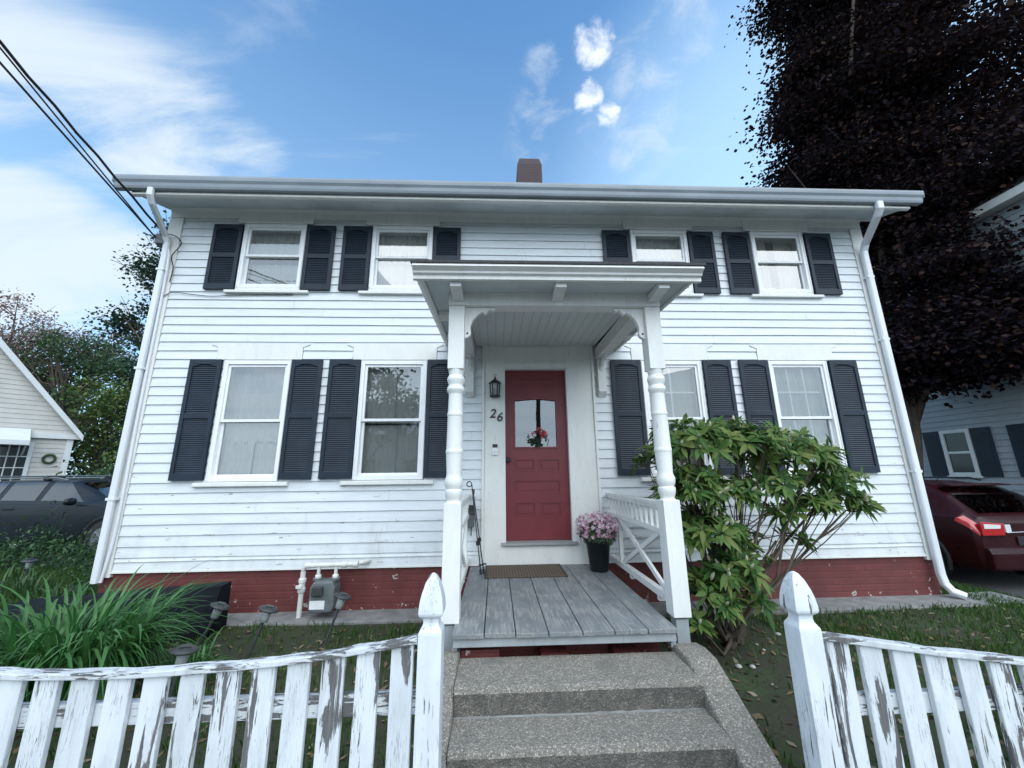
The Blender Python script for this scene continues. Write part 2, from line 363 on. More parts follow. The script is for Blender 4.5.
# ------------------------------------------------------------------ ground
def ground_z(x, y):
    z = 0.0
    return z
gx = np.concatenate([np.linspace(-400, -14, 12), np.linspace(-12, 12, 61), np.linspace(14, 400, 12)])
gy = np.concatenate([np.linspace(-400, -9, 10), np.linspace(-8, 12, 51), np.linspace(14, 500, 12)])
X, Y = np.meshgrid(gx, gy)
def gz(x, y):
    s = np.clip((x - 5.7) / 1.0, 0, 1); s = s * s * (3 - 2 * s)
    back = np.clip((y + 3.0) / 2.0, 0, 1)
    return -.25 * s * back + .02 * np.sin(x * 1.7 + y) * np.cos(y * 1.3) * np.clip((np.abs(x - .5) - 1.6) / 2, 0, 1) - .012
Z = gz(X, Y); nx = len(gx); ny = len(gy)
idx = np.arange(nx * ny).reshape(ny, nx)
F = np.stack([idx[:-1, :-1], idx[:-1, 1:], idx[1:, 1:], idx[1:, :-1]], -1).reshape(-1, 4)
g = poly_mesh('ground', np.stack([X, Y, Z], -1).reshape(-1, 3), F, M['ground']); kind(g, 'structure')
mb = MB(); mb.box(-30, 30, -6.9, -3.45, -.2, .004); kind(mb.build('sidewalk', M['concrete']), 'structure')
mb = MB(); mb.box(-400, 400, -16, -7.0, -.3, -.12); kind(mb.build('road', M['asphalt']), 'structure')
mb = MB(); mb.box(-.22, 1.15, -3.44, -2.44, -.2, .012); kind(mb.build('front_path', M['concrete']), 'structure')
# right driveway (slightly lower), left driveway
def sheet(name, x0, x1, y0, y1, lift, mat, nxx=10, nyy=20):
    xs = np.linspace(x0, x1, nxx); ys = np.linspace(y0, y1, nyy); A, B = np.meshgrid(xs, ys); C = gz(A, B) + lift
    ii = np.arange(nxx * nyy).reshape(nyy, nxx); ff = np.stack([ii[:-1, :-1], ii[:-1, 1:], ii[1:, 1:], ii[1:, :-1]], -1).reshape(-1, 4)
    return kind(poly_mesh(name, np.stack([A, B, C], -1).reshape(-1, 3), ff, mat), 'structure')
sheet('driveway', 6.7, 10.9, -3.4, 12, .015, M['asphalt'])
sheet('driveway', -12.6, -6.7, 2.4, 8, .03, M['asphalt'])
# concrete strip along the foundation
mb = MB(); xs = [-2.65, -1.5, -.42]
mb.box(-4.1, -.46, -.33, .02, -.1, .015); kind(mb.build('foundation_strip', M['concrete'], bevel=.01), 'structure')
mb = MB(); mb.box(1.55, 5.35, -.36, .02, -.1, .018); mb.box(5.36, 5.9, -.3, .1, -.1, .012); kind(mb.build('foundation_strip', M['concrete'], bevel=.01), 'structure')

# grass blades
def grass(name, n, region, hmin, hmax, dens=None):
    pts = []
    x0, x1, y0, y1 = region
    P = RNG.random((n, 2)) * [x1 - x0, y1 - y0] + [x0, y0]
    if dens is not None: P = P[dens(P[:, 0], P[:, 1])]
    n = len(P); a = RNG.random(n) * 2 * PI; h = hmin + RNG.random(n) ** 1.5 * (hmax - hmin); w = .0035 + RNG.random(n) * .003
    lean = RNG.random(n) * .7 * h; la = RNG.random(n) * 2 * PI; zz = gz(P[:, 0], P[:, 1])
    b = np.stack([P[:, 0], P[:, 1], zz], -1); d = np.stack([np.cos(a) * w, np.sin(a) * w, np.zeros(n)], -1)
    tip = b + np.stack([np.cos(la) * lean, np.sin(la) * lean, h], -1)
    mid = b + np.stack([np.cos(la) * lean * .35, np.sin(la) * lean * .35, h * .6], -1)
    V = np.stack([b - d, b + d, mid + d * .7, tip, mid - d * .7], 1).reshape(-1, 3)
    Fq = np.arange(n * 5).reshape(n, 5); return kind(poly_mesh(name, V, Fq, M['grass']), 'stuff')
def d_front(x, y):
    patch = np.sin(x * 3.1 + 1.3) * np.cos(y * 4.3 + .4) + .5 * np.sin(x * 9 + y * 7)
    near = ((x > 1.5) & (x < 2.6) & (y > -2.4))
    ok = ((x < -.45) | (x > 1.45)) & ~((y > -.34) & (x > -4.1) & (x < 5.35))
    return ok & (np.random.default_rng(3).random(len(x)) < np.where(near, .05, np.where(x < 0, np.clip(.40 + .45 * patch, .06, .9), np.clip(.8 + .5 * patch, .25, 1))))
grass('grass', 60000, (-5.2, 7.2, -3.4, -.3), .025, .075, d_front)
grass('grass', 26000, (-9.5, -4.3, -1.5, 2.4), .05, .16)
grass('grass', 12000, (5.3, 7.0, -.4, 2.2), .025, .07)
grass('grass', 14000, (-14, -6, 2.2, 9), .05, .16, lambda x, y: (x < -11.6) | (y > 8))
# little stones and litter on the soil strip below the shrub
for k in range(16):
    x = 1.55 + random.random() * 1.6; y = -2.3 + random.random() * 1.5; r = .012 + random.random() * .022
    m_ = MB(); m_.lathe([(r * .5, 0), (r, r * .35), (r * .8, r * .8), (r * .2, r)], (x, y, -.012), 7, rot0=random.random() * 3)
    tag(m_.build('pebble', M['stone'], off=(x, y, -.012)), 'small pale pebble on the bare soil under the shrub beside the steps', 'pebble', 'pebbles on the soil under the shrub')

# fallen leaves and twig bits on the ground
def litter(name, n, region, keep):
    rg = np.random.default_rng(77); x0, x1, y0, y1 = region; P = rg.random((n, 2)) * [x1 - x0, y1 - y0] + [x0, y0]; P = P[keep(P[:, 0], P[:, 1])]; n = len(P)
    a = rg.random(n) * 2 * PI; L_ = .012 + .028 * rg.random(n); W_ = L_ * (.25 + .35 * rg.random(n)); z = gz(P[:, 0], P[:, 1]) + .004 + .012 * rg.random(n)
    d = np.stack([np.cos(a), np.sin(a), rg.normal(size=n) * .3], -1); e = np.stack([-np.sin(a), np.cos(a), rg.normal(size=n) * .3], -1); c = np.stack([P[:, 0], P[:, 1], z], -1)
    V = np.stack([c - d * L_[:, None], c + e * W_[:, None], c + d * L_[:, None], c - e * W_[:, None]], 1).reshape(-1, 3)
    return kind(poly_mesh(name, V, np.arange(n * 4).reshape(n, 4), M['deadleaf']), 'stuff')
M['deadleaf'] = mk_leaf('dead_leaf', [(.07, .05, .03), (.13, .09, .05), (.20, .15, .09), (.26, .24, .18)], .1, .9, .1)
litter('leaf_litter', 2600, (-4.6, 5.4, -2.9, -.35), lambda x, y: (x < -.45) | (x > 1.45))

# ------------------------------------------------------------------ main house
H = thing('house', 'white two storey clapboard house with slate shutters and a dark red door', 'house')
XL, XR = -4.29, 5.20; ZS = 4.93; DEP = 6.0
UW = [(-3.33, -2.525), (-1.65, -.845), (1.862, 2.66), (3.57, 4.33)]; UZ = (3.80, 4.73)
LW = [(-3.31, -2.505), (-1.665, -.852), (1.85, 2.635), (3.518, 4.31)]; LZ = (1.388, 2.83)
DX = (-.137, 1.205); DZ = (.435, 3.05)
# openings in the structural wall
opens = [(a + .02, b - .02, UZ[0] + .02, UZ[1] - .02) for a, b in UW] + [(a + .02, b - .02, LZ[0] + .02, LZ[1] - .02) for a, b in LW] + [(.10, .892, .66, 2.72)]
xs = sorted({XL + .02, XR - .02} | {o[0] for o in opens} | {o[1] for o in opens}); zs = sorted({.46, 5.0} | {o[2] for o in opens} | {o[3] for o in opens})
mb = MB()
for i in range(len(xs) - 1):
    run = None
    for j in range(len(zs) - 1):
        cx, cz = (xs[i] + xs[i + 1]) / 2, (zs[j] + zs[j + 1]) / 2
        hole = any(o[0] < cx < o[1] and o[2] < cz < o[3] for o in opens)
        if not hole: mb.box(xs[i], xs[i + 1], .004, .14, zs[j], zs[j + 1])
mb.build('front_framing', M['interior'], H)
# clapboards
def clap(mb, x0, x1, z0, z1, yb=-.020, yt=-.006):
    mb.add([(x0, yb, z0), (x1, yb, z0), (x1, yt, z1), (x0, yt, z1), (x0, .003, z0), (x1, .003, z0), (x1, .003, z1), (x0, .003, z1)],
           [(0, 1, 2, 3), (4, 5, 1, 0), (0, 3, 7, 4), (1, 5, 6, 2), (3, 2, 6, 7)])
excl = [(a - .01, b + .01, UZ[0] - .08, UZ[1] + .2) for a, b in UW] + [(a - .01, b + .01, LZ[0] - .065, 2.84) for a, b in LW]
excl += [(a - .115, b + .115, 2.838, 3.05) for a, b in LW] + [(DX[0], DX[1], 0, DZ[1])]
sid = MB(); zc = .593; SP = .1128
courses = [(.455, .553), (.553, .593)]
while zc < 4.80: courses.append((zc, min(zc + SP, 4.81))); zc += SP
for k, (z0, z1) in enumerate(courses):
    cuts = sorted({z0, z1} | {q for e in excl for q in e[2:] if z0 + .001 < q < z1 - .001})
    for za, zb in zip(cuts, cuts[1:]):
        mid = (za + zb) / 2; iv = [(XL + .15, XR - .145)]
        for a, b, c, d in excl:
            if c < mid < d:
                nv = []
                for p, q in iv:
                    if b <= p or a >= q: nv.append((p, q)); continue
                    if a > p: nv.append((p, a))
                    if b < q: nv.append((b, q))
                iv = nv
        ya = -.021 + .015 * (za - z0) / (z1 - z0); yb_ = -.021 + .015 * (zb - z0) / (z1 - z0)
        for p, q in iv:
            # butt joints: boards of uneven length, each sagging a little
            cut = [p]; rr = random.Random(k * 31)
            jn = []; x = XL + .15 + rr.uniform(.6, 3)
            while x < XR: jn.append(x); x += rr.uniform(2.0, 3.9)
            cut += [x for x in jn if p + .15 < x < q - .15] + [q]
            for a, b in zip(cut, cut[1:]):
                n_ = max(1, int((b - a) / .45)); jj = rr.uniform(-.0015, .0015)
                for i in range(n_):
                    u0, u1 = a + (b - a) * i / n_, a + (b - a) * (i + 1) / n_
                    w0, w1 = (.0022 * math.sin(u * 2.3 + k * 1.7) + jj if za == z0 else 0 for u in (u0, u1)); e0 = .0012 if i == 0 else 0; e1 = .0012 if i == n_ - 1 else 0
                    sid.add([(u0 + e0, ya, za + w0), (u1 - e1, ya, za + w1), (u1 - e1, yb_, zb + .001), (u0 + e0, yb_, zb + .001), (u0 + e0, .003, za + w0), (u1 - e1, .003, za + w1), (u1 - e1, .003, zb), (u0 + e0, .003, zb)], [(0, 1, 2, 3), (4, 5, 1, 0), (0, 3, 7, 4), (1, 5, 6, 2)])
sid.build('wall', M['siding'], H)
# side and back walls with gables, roughly clapboarded too
sw = MB()
for X0, sgn in ((XL, -1), (XR, 1)):
    z = .45
    while z < 6.9:
        z1 = z + SP; half = 3.0 if z < 4.95 else max(0, 3.0 - (z - 4.95) / .53)
        if half < .1: break
        y0, y1 = 3.0 - half + .0, 3.0 + half
        xo = X0 + sgn * .02
        sw.add([(xo, y0, z), (xo, y1, z), (X0 + sgn * .004, y1, z1), (X0 + sgn * .004, y0, z1), (X0, y0, z), (X0, y1, z)], [(0, 1, 2, 3), (0, 4, 5, 1)])
        z = z1
    sw.box(X0 - .06 if sgn > 0 else X0 + .0, X0 if sgn > 0 else X0 + .06, .145, DEP - .01, .45, 4.95)
sw.box(XL + .001, XR - .001, DEP - .06, DEP, .45, 4.95)
sw.build('side_wall', M['siding'], H)
# interior: floors, middle partition (dark rooms behind the windows)
rm = MB()
for z in (.56, 3.15, 4.99): rm.box(XL + .07, XR - .07, .145, DEP - .07, z, z + .06)
for x in (-.5, 1.45): rm.box(x, x + .05, .145, DEP - .07, .62, 4.99)
rm.box(XL + .07, XR - .07, 3.4, 3.46, .62, 4.99)
rm.build('room', M['interior'], H)
# foundation
mb = MB(); mb.box(XL + .02, XR - .02, .012, DEP - .02, -.3, .452); mb.build('foundation', M['redfound'], H)
# corner boards and frieze
mb = MB(); mb.box(XL, XL + .145, -.028, .10, .40, ZS - .13); mb.box(XL - .028, XL - .001, -.028, .14, .40, ZS - .13); mb.build('corner_board', M['trim'], H, bevel=.003)
mb = MB(); mb.box(XR - .14, XR, -.028, .10, .40, ZS - .13); mb.box(XR + .001, XR + .028, -.028, .14, .40, ZS - .13); mb.build('corner_board', M['trim'], H, bevel=.003)
mb = MB(); mb.box(XL - .02, XR + .02, -.035, .0, ZS - .125, ZS + .03)
for a, b in UW: mb.box(a - .09, b + .09, -.047, -.036, ZS - .20, ZS - .02)
mb.prism([(-.036, ZS), (-.075, ZS), (-.075, ZS - .012), (-.05, ZS - .03), (-.036, ZS - .05)], 'x', XL - .02, XR + .02)
mb.build('frieze_board', M['trim'], H, bevel=.002)
# water table
mb = MB(); mb.box(XL + .14, XR - .14, -.026, .0, .44, .458); mb.build('water_table', M['trim'], H)
# eave: sloping soffit, fascia, gutter
EL, ER = -4.53, 5.545
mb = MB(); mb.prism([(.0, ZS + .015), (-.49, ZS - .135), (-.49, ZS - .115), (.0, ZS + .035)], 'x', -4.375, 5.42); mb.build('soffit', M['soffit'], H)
mb = MB(); mb.prism([(-.465, ZS - .165), (-.50, ZS - .165), (-.50, ZS + .0), (-.465, ZS + .0)], 'x', -4.39, 5.435)
mb.prism([(-.5005, ZS - .163), (-.513, ZS - .158), (-.513, ZS - .135), (-.5005, ZS - .128)], 'x', -4.39, 5.435)
mb.build('fascia', M['trim'], H, bevel=.002)
gp = [(-.502, ZS + .035), (-.502, ZS - .115), (-.565, ZS - .115), (-.575, ZS - .09), (-.582, ZS - .05), (-.60, ZS - .02), (-.605, ZS + .012), (-.605, ZS + .035), (-.592, ZS + .037), (-.592, ZS + .02), (-.57, ZS - .03), (-.56, ZS - .1), (-.51, ZS - .1), (-.51, ZS + .035)]
mb = MB(); mb.prism(gp, 'x', EL - .01, ER + .01)
mb.prism([(-.503, ZS - .113), (-.60, ZS - .05), (-.604, ZS + .03), (-.503, ZS + .03)], 'x', EL - .016, EL - .0105); mb.prism([(-.503, ZS - .113), (-.60, ZS - .05), (-.604, ZS + .03), (-.503, ZS + .03)], 'x', ER + .0105, ER + .016)
gut = mb.build('gutter', M['metalgrey'], H)
for x in np.arange(EL + .5, ER, .62):
    pass
# roof
sl = .53; zr0 = ZS + .01
def roofz(y): return zr0 + (y + .53) * sl if y <= 3 else zr0 + (3.53) * sl - (y - 3) * sl
mb = MB()
mb.prism([(-.535, roofz(-.535)), (3.0, roofz(3.0)), (6.53, roofz(6.53)), (6.53, roofz(6.53) + .05), (3.0, roofz(3) + .06), (-.535, roofz(-.535) + .05)], 'x', EL + .012, ER - .012)
rf = mb.build('roof', M['shingle'], H)
for X0, X1 in ((-4.392, -4.292), (5.202, 5.437)):   # boxed rakes
    m_ = MB(); m_.prism([(-.50, ZS - .16), (-.50, roofz(-.5) + .03), (3.0, roofz(3) + .03), (6.5, roofz(6.5) + .03), (6.5, ZS - .16), (6.4, ZS - .16), (3.0, roofz(3) - .2), (-.462, ZS - .13)], 'x', X0, X1)
    m_.build('rake_board', M['trim'], H)
mb = MB(); mb.box(.45, .955, 2.0, 2.5, 6.0, 7.66)
mb.hexa([(.45, 2.0, 7.661), (.955, 2.0, 7.661), (.45, 2.5, 7.661), (.955, 2.5, 7.661), (.50, 2.05, 7.84), (.905, 2.05, 7.84), (.50, 2.45, 7.84), (.905, 2.45, 7.84)]); mb.box(.56, .845, 2.1, 2.4, 7.841, 7.86)
mb.build('chimney', M['chimney'], H)
# downspouts
def strap(m_, x, z): m_.box(x - .048, x + .048, -.105, -.028, z, z + .03)
def rect_tube(mb, path, w=.075, d=.058):
    pts = [Vector(p) for p in path]; vs = []
    for i, p in enumerate(pts):
        dr = (pts[min(i + 1, len(pts) - 1)] - pts[max(i - 1, 0)]).normalized()
        xax = Vector((1, 0, 0)); yax = dr.cross(xax)
        if yax.length < .3: xax = Vector((0, 1, 0)); yax = dr.cross(xax)
        yax.normalize(); xax = yax.cross(dr).normalized()
        # corrugated tube, eight sides
        vs += [p + xax * (a * w / 2) + yax * (b * d / 2) for a, b in ((-1, -.6), (-.7, -1), (.7, -1), (1, -.6), (1, .6), (.7, 1), (-.7, 1), (-1, .6))]
    n = 8; m = len(pts)
    mb.add(vs, [(i * n + k, i * n + (k + 1) % n, (i + 1) * n + (k + 1) % n, (i + 1) * n + k) for i in range(m - 1) for k in range(n)])
    mb.add(vs[:n], [list(range(n))]); mb.add(vs[-n:], [list(range(n))[::-1]])
m_ = MB(); rect_tube(m_, [(-4.12, -.555, ZS - .11), (-4.12, -.555, ZS - .20), (-4.13, -.50, ZS - .27), (-4.235, -.13, ZS - .46), (-4.243, -.085, ZS - .53), (-4.245, -.075, ZS - .62), (-4.245, -.075, .42), (-4.245, -.075, .36)], .066, .05)
for z in (1.2, 2.7, 4.0): strap(m_, -4.245, z)
m_.build('downspout', M['downspout'], H, bevel=.003)
m_ = MB(); rect_tube(m_, [(4.965, -.555, ZS - .11), (4.965, -.555, ZS - .20), (4.975, -.50, ZS - .26), (5.125, -.13, ZS - .44), (5.135, -.08, ZS - .52), (5.135, -.075, ZS - .6), (5.125, -.075, .26), (5.135, -.085, .16), (5.17, -.12, .085), (5.235, -.19, .05)], .085, .062)
for z in (1.4, 3.1, 4.0): strap(m_, 5.13, z)
m_.build('downspout', M['downspout'], H, bevel=.003)

# windows ------------------------------------------------------------
def window(x0, x1, z0, z1, zm, lower, grid=0):
    w = .05; cx = MB()
    cx.box(x0, x0 + w, -.035, .12, z0, z1); cx.box(x1 - w, x1, -.035, .12, z0, z1)
    cx.box(x0 + w, x1 - w, -.033, .12, z1 - w, z1); cx.box(x0 + w, x1 - w, -.033, .12, z0, z0 + .045)
    # raised outer edge of the storm frame
    cx.box(x0 + .004, x0 + .018, -.042, -.0355, z0 + .01, z1 - .004); cx.box(x1 - .018, x1 - .004, -.042, -.0355, z0 + .01, z1 - .004)
    win = cx.build('window', M['vinyl'], H, bevel=.003)
    a, b = x0 + w + .001, x1 - w - .001
    def sash(za, zb, y, s=.028, rail=.032):
        m_ = MB(); m_.box(a, a + s, y, y + .028, za, zb); m_.box(b - s, b, y, y + .028, za, zb)
        m_.box(a + s, b - s, y + .0012, y + .0268, za, za + rail); m_.box(a + s, b - s, y + .0012, y + .0268, zb - rail, zb)
        m_.build('sash', M['vinyl'], win, bevel=.002)
        p_ = MB(); p_.add([(a + s - .004, y + .014, za + rail - .004), (b - s + .004, y + .014, za + rail - .004), (b - s + .004, y + .014, zb - rail + .004), (a + s - .004, y + .014, zb - rail + .004)], [(0, 1, 2, 3)])
        p_.build('pane', M['glass'], win)
    sash(zm - .018, z1 - w - .001, -.016); sash(z0 + .046, zm + .016, .014)
    if grid:
        m_ = MB(); xa, xb = a + .03, b - .03
        for (za, zb) in ((zm + .02, z1 - w - .03), (z0 + .08, zm - .02)):
            for k in range(1, grid): x = xa + (xb - xa) * k / grid; m_.box(x - .009, x + .009, .046, .058, za, zb)
            z = (za + zb) / 2; m_.box(xa, xb, .0475, .0565, z - .009, z + .009)
        m_.build('muntin', M['vinyl'], win)
    s_ = MB(); t = z0 - .001
    if lower: s_.prism([(-.001, t), (-.062, t - .012), (-.062, t - .05), (-.03, t - .062), (-.001, t - .062)], 'x', x0 - .12, x1 + .12)
    else: s_.prism([(-.001, t), (-.034, t), (-.034, t - .036), (-.060, t - .04), (-.060, t - .075), (-.001, t - .08)], 'x', x0 - .0, x1 + .0); s_.prism([(-.0015, t - .037), (-.0595, t - .041), (-.0595, t - .074), (-.0015, t - .079)], 'x', x0 - .12, x1 + .12)
    s_.build('sill', M['trim'], win, bevel=.002)
    if lower:
        h_ = MB(); hz = 2.842
        h_.prism([(x0 - .11, hz), (x1 + .11, hz), (x1 + .11, 3.00), (x1 + .13, 3.01), (x1 + .19, 3.035), (x1 + .19, 3.05), (x0 - .19, 3.05), (x0 - .19, 3.035), (x0 - .13, 3.01), (x0 - .11, 3.00)], 'y', -.024, .0)
        h_.build('header_board', M['trim'], win)
    return win
for i, (a, b) in enumerate(UW): window(a, b, *UZ, 4.272, False)
for i, (a, b) in enumerate(LW): window(a, b, *LZ, 2.09, True, (0, 0, 2, 3)[i])
# shutters
def shutter(x0, x1, z0, z1):
    m_ = MB(); y0, y1 = -.058, -.024; s = .045
    m_.box(x0, x0 + s, y0, y1, z0, z1); m_.box(x1 - s, x1, y0, y1, z0, z1)
    zm = z0 + (z1 - z0) * .515
    rails = [(z0, z0 + .075), (zm - .03, zm + .03), (z1 - .06, z1)]
    for a, b in rails: m_.box(x0 + s, x1 - s, y0 + .001, y1, a, b)
    # arched top rail
    pts = [(x0 + s, z1 - .06)] + [(x0 + s + (x1 - x0 - 2 * s) * t, z1 - .06 - .035 * (1 - math.sin(PI * t))) for t in np.linspace(0, 1, 9)] + [(x1 - s, z1 - .06)]
    m_.prism([(p[0], p[1]) for p in [(x0 + s, z1 - .0601)] + pts[1:-1] + [(x1 - s, z1 - .0601)]], 'y', y0 + .002, y1 - .002)
    m_.box(x0 + s, x1 - s, y1 - .006, y1, z0 + .07, z1 - .06)
    for (a, b) in ((z0 + .075, zm - .03), (zm + .03, z1 - .065)):
        n = int((b - a) / .024); d = (b - a) / n
        for k in range(n):
            z = a + k * d
            m_.add([(x0 + s, y0 + .008, z + .002), (x1 - s, y0 + .008, z + .002), (x1 - s, y0 + .017, z + d * .95), (x0 + s, y0 + .017, z + d * .95), (x0 + s, y0 + .016, z - .001), (x1 - s, y0 + .016, z - .001)], [(0, 1, 2, 3), (0, 4, 5, 1)])
    m_.build('shutter', M['shutter'], H, bevel=.002)
for a, b in [(-3.712, -3.342), (-2.508, -2.138), (-2.03, -1.66), (-.834, -.470), (1.465, 1.843), (2.668, 3.025), (3.165, 3.54), (4.345, 4.722)]: shutter(a, b, 3.768, 4.700)
for a, b in [(-3.703, -3.330), (-2.495, -2.128), (-2.043, -1.670), (-.842, -.475), (1.453, 1.84), (2.653, 3.016), (3.126, 3.508), (4.326, 4.696)]: shutter(a, b, 1.405, 2.836)
# curtains -------------------------------------------------------------
def curtain_panel(m_, x0, x1, z0, z1, y, folds, amp=.014, seed=0, scallop=0):
    rr = random.Random(seed); n = max(24, folds * 8); nz = 8; vs = []
    ph = [rr.uniform(0, 6) for _ in range(3)]
    for j in range(nz + 1):
        for i in range(n + 1):
            t = i / n; u = j / nz
            yy = y + amp * (math.sin(t * folds * 2 * PI + ph[0] + .5 * math.sin(t * 9 + ph[1])) * (.5 + .5 * (1 - u)) + .3 * math.sin(t * folds * 4.3 * PI + ph[2]))
            zb = z0 + (scallop * abs(math.sin(t * folds * PI)) if j == 0 else 0)
            vs.append((x0 + (x1 - x0) * t, yy, zb + (z1 - zb) * u))
    m_.add(vs, [(j * (n + 1) + i, j * (n + 1) + i + 1, (j + 1) * (n + 1) + i + 1, (j + 1) * (n + 1) + i) for j in range(nz) for i in range(n)], 0, True)
def curtain(label, mat, x0, x1, pieces, seed):
    loc = ((x0 + x1) / 2, .16, min(p[2] for p in pieces))
    t = thing('curtain', label, 'curtain', loc, 'curtains behind the front windows')
    for k, (a, b, z0, z1, folds, sc) in enumerate(pieces):
        m_ = MB(); curtain_panel(m_, x0 + (x1 - x0) * a, x0 + (x1 - x0) * b, z0, z1, .112 + .02 * (k % 2), folds, seed=seed * 7 + k, scallop=sc)
        m_.build('curtain_panel', mat, t, off=loc)
    m_ = MB(); zt = max(p[3] for p in pieces); m_.tube([(x0, .118, zt + .005), (x1, .118, zt + .005)], .008); m_.build('curtain_rod', M['vinyl'], t, off=loc)
curtain('white two tier sheer curtains in the upstairs window nearest the service wires', M['sheer'], -3.30, -2.55, [(0, 1, 4.30, 4.70, 7, 0), (0, 1, 3.99, 4.22, 8, .0), (0, .5, 3.83, 3.97, 4, .02), (.5, 1, 3.83, 3.97, 4, .02)], 1)
curtain('white sheer curtains filling the upstairs window just left of the porch roof', M['sheer'], -1.62, -.87, [(0, .52, 3.83, 4.70, 5, 0), (.48, 1, 3.83, 4.70, 5, 0)], 2)
curtain('white sheer curtains in the upstairs window half hidden by the porch roof', M['sheer'], 1.89, 2.63, [(0, .5, 3.83, 4.70, 4, 0), (.5, 1, 3.83, 4.70, 4, 0)], 3)
curtain('cream curtains parted by a dark gap in the upstairs window beside the maple', M['cream'], 3.60, 4.30, [(.04, .40, 3.83, 4.66, 4, 0), (.58, 1, 3.83, 4.66, 5, 0)], 4)
curtain('lace half curtains in the downstairs window behind the daylilies', M['sheer'], -3.27, -2.54, [(0, .50, 1.42, 2.05, 4, 0), (.5, 1, 1.42, 2.05, 4, 0), (0, 1, 1.80, 2.07, 6, .10), (0, .5, 2.1, 2.8, 3, 0), (.5, 1, 2.1, 2.8, 3, 0)], 5)
curtain('white gathered curtains in the downstairs window above the gas meter', M['sheer'], -1.63, -.88, [(0, .55, 1.42, 2.04, 5, 0), (.5, 1, 1.42, 2.04, 5, 0), (0, .5, 2.06, 2.80, 3, 0), (.5, 1, 2.06, 2.80, 3, 0)], 6)
curtain('cream lined curtains in the downstairs window behind the porch post and shrub', M['cream'], 1.89, 2.60, [(0, .5, 1.42, 2.80, 4, 0), (.5, 1, 1.42, 2.80, 4, 0)], 7)
curtain('pale green blind in the downstairs window nearest the red car', M['blind'], 3.56, 4.27, [(0, 1, 1.45, 2.79, 2, 0)], 8)

# door ----------------------------------------------------------------
DXA, DXB = .116, .876
fr = MB()
fr.box(DX[0], DXA - .002, -.034, .0, DZ[0], 3.05); fr.box(DXB + .002, DX[1], -.034, .0, DZ[0], 3.05)
fr.box(DXA - .002, DXB + .002, -.034, .0, 2.735, 3.05)
fr.box(DX[0] - .03, DX[0] - .001, -.052, .0, DZ[0], 3.05); fr.box(DX[1] + .001, DX[1] + .03, -.052, .0, DZ[0], 3.05)
fr.box(DXA + .0, DXB - .0, -.047, -.0345, 2.79, 2.81); fr.box(DXA + .0, DXB - .0, -.047, -.0345, 2.98, 3.0)
fr.box(DXA - .002, DXB + .002, -.030, .0, DZ[0], .640)
# jambs
fr.box(DXA - .016, DXA - .0025, -.030, .10, .66, 2.735); fr.box(DXB + .0025, DXB + .016, -.030, .10, .66, 2.735); fr.box(DXA - .016, DXB + .016, -.028, .10, 2.717, 2.733)
fr.build('door_frame', M['trim'], H, bevel=.003)
m_ = MB(); m_.prism([(.08, .688), (-.075, .676), (-.075, .650), (-.0, .641), (.08, .641)], 'x', DXA - .055, DXB + .055); m_.build('threshold', M['sill_wood'], H, bevel=.003)
d = MB(); yd = .035; GX = (.238, .745); GZ = (1.755, 2.345)
zt, zb = 2.715, .690; y2 = yd + .04
def dbox(x0, x1, z0, z1, e=0): d.box(x0, x1, yd + e, y2, z0, z1)
panels = [(.232, .455, 1.478, 1.598), (.535, .757, 1.478, 1.598), (.232, .757, 1.225, 1.352), (.232, .455, .965, 1.098), (.535, .757, .965, 1.098)]
holes = panels + [(GX[0], GX[1], GZ[0], GZ[1]), (.25, .74, 2.50, 2.60)]
hx = sorted({DXA, DXB} | {h[0] for h in holes} | {h[1] for h in holes}); hz = sorted({zb, zt} | {h[2] for h in holes} | {h[3] for h in holes})
for i in range(len(hx) - 1):
    for j in range(len(hz) - 1):
        cx, cz = (hx[i] + hx[i + 1]) / 2, (hz[j] + hz[j + 1]) / 2
        if not any(h[0] < cx < h[1] and h[2] < cz < h[3] for h in holes): dbox(hx[i], hx[i + 1], hz[j], hz[j + 1])
for h in panels + [(.25, .74, 2.50, 2.60)]:
    a, b, c, e = h; deep = .009 if h in panels else .004
    d.box(a, b, yd + deep, y2, c, e)
    k = .022
    d.box(a + k, b - k, yd + .002, yd + deep, c + k, e - k)
    d.box(a - .012, a, yd - .0035, yd - .0005, c - .012, e + .012); d.box(b, b + .012, yd - .0035, yd - .0005, c - .012, e + .012)
    d.box(a, b, yd - .0035, yd - .0005, c - .012, c); d.box(a, b, yd - .0035, yd - .0005, e, e + .012)
a, b, c, e = *GX, *GZ
d.box(a - .022, a, yd - .010, yd - .0005, c - .022, e + .022); d.box(b, b + .022, yd - .010, yd - .0005, c - .022, e + .022); d.box(a, b, yd - .010, yd - .0005, c - .022, c)
ap = [(a, e + .022)] + [(a + (b - a) * t, e - .022 + .02 * math.sin(PI * t)) for t in np.linspace(0, 1, 11)] + [(b, e + .022)]
d.prism(ap, 'y', yd - .010, yd - .0005)
door = d.build('door', M['door'], H)
g_ = MB(); g_.add([(a, yd + .02, c), (b, yd + .02, c), (b, yd + .02, e), (a, yd + .02, e)], [(0, 1, 2, 3)]); g_.build('pane', M['glass'], door)
k_ = MB(); k_.lathe([(.024, 0), (.026, .004), (.012, .010), (.012, .03), (.027, .042), (.028, .055), (.016, .064)], (0, 0, 0), 14)
ko = k_.build('knob', M['black'], door); ko.location = (.148, yd - .001, 1.60); ko.rotation_euler = (R(90), 0, 0)
m_ = MB(); m_.box(.10, .90, .5, .52, .7, 2.7)
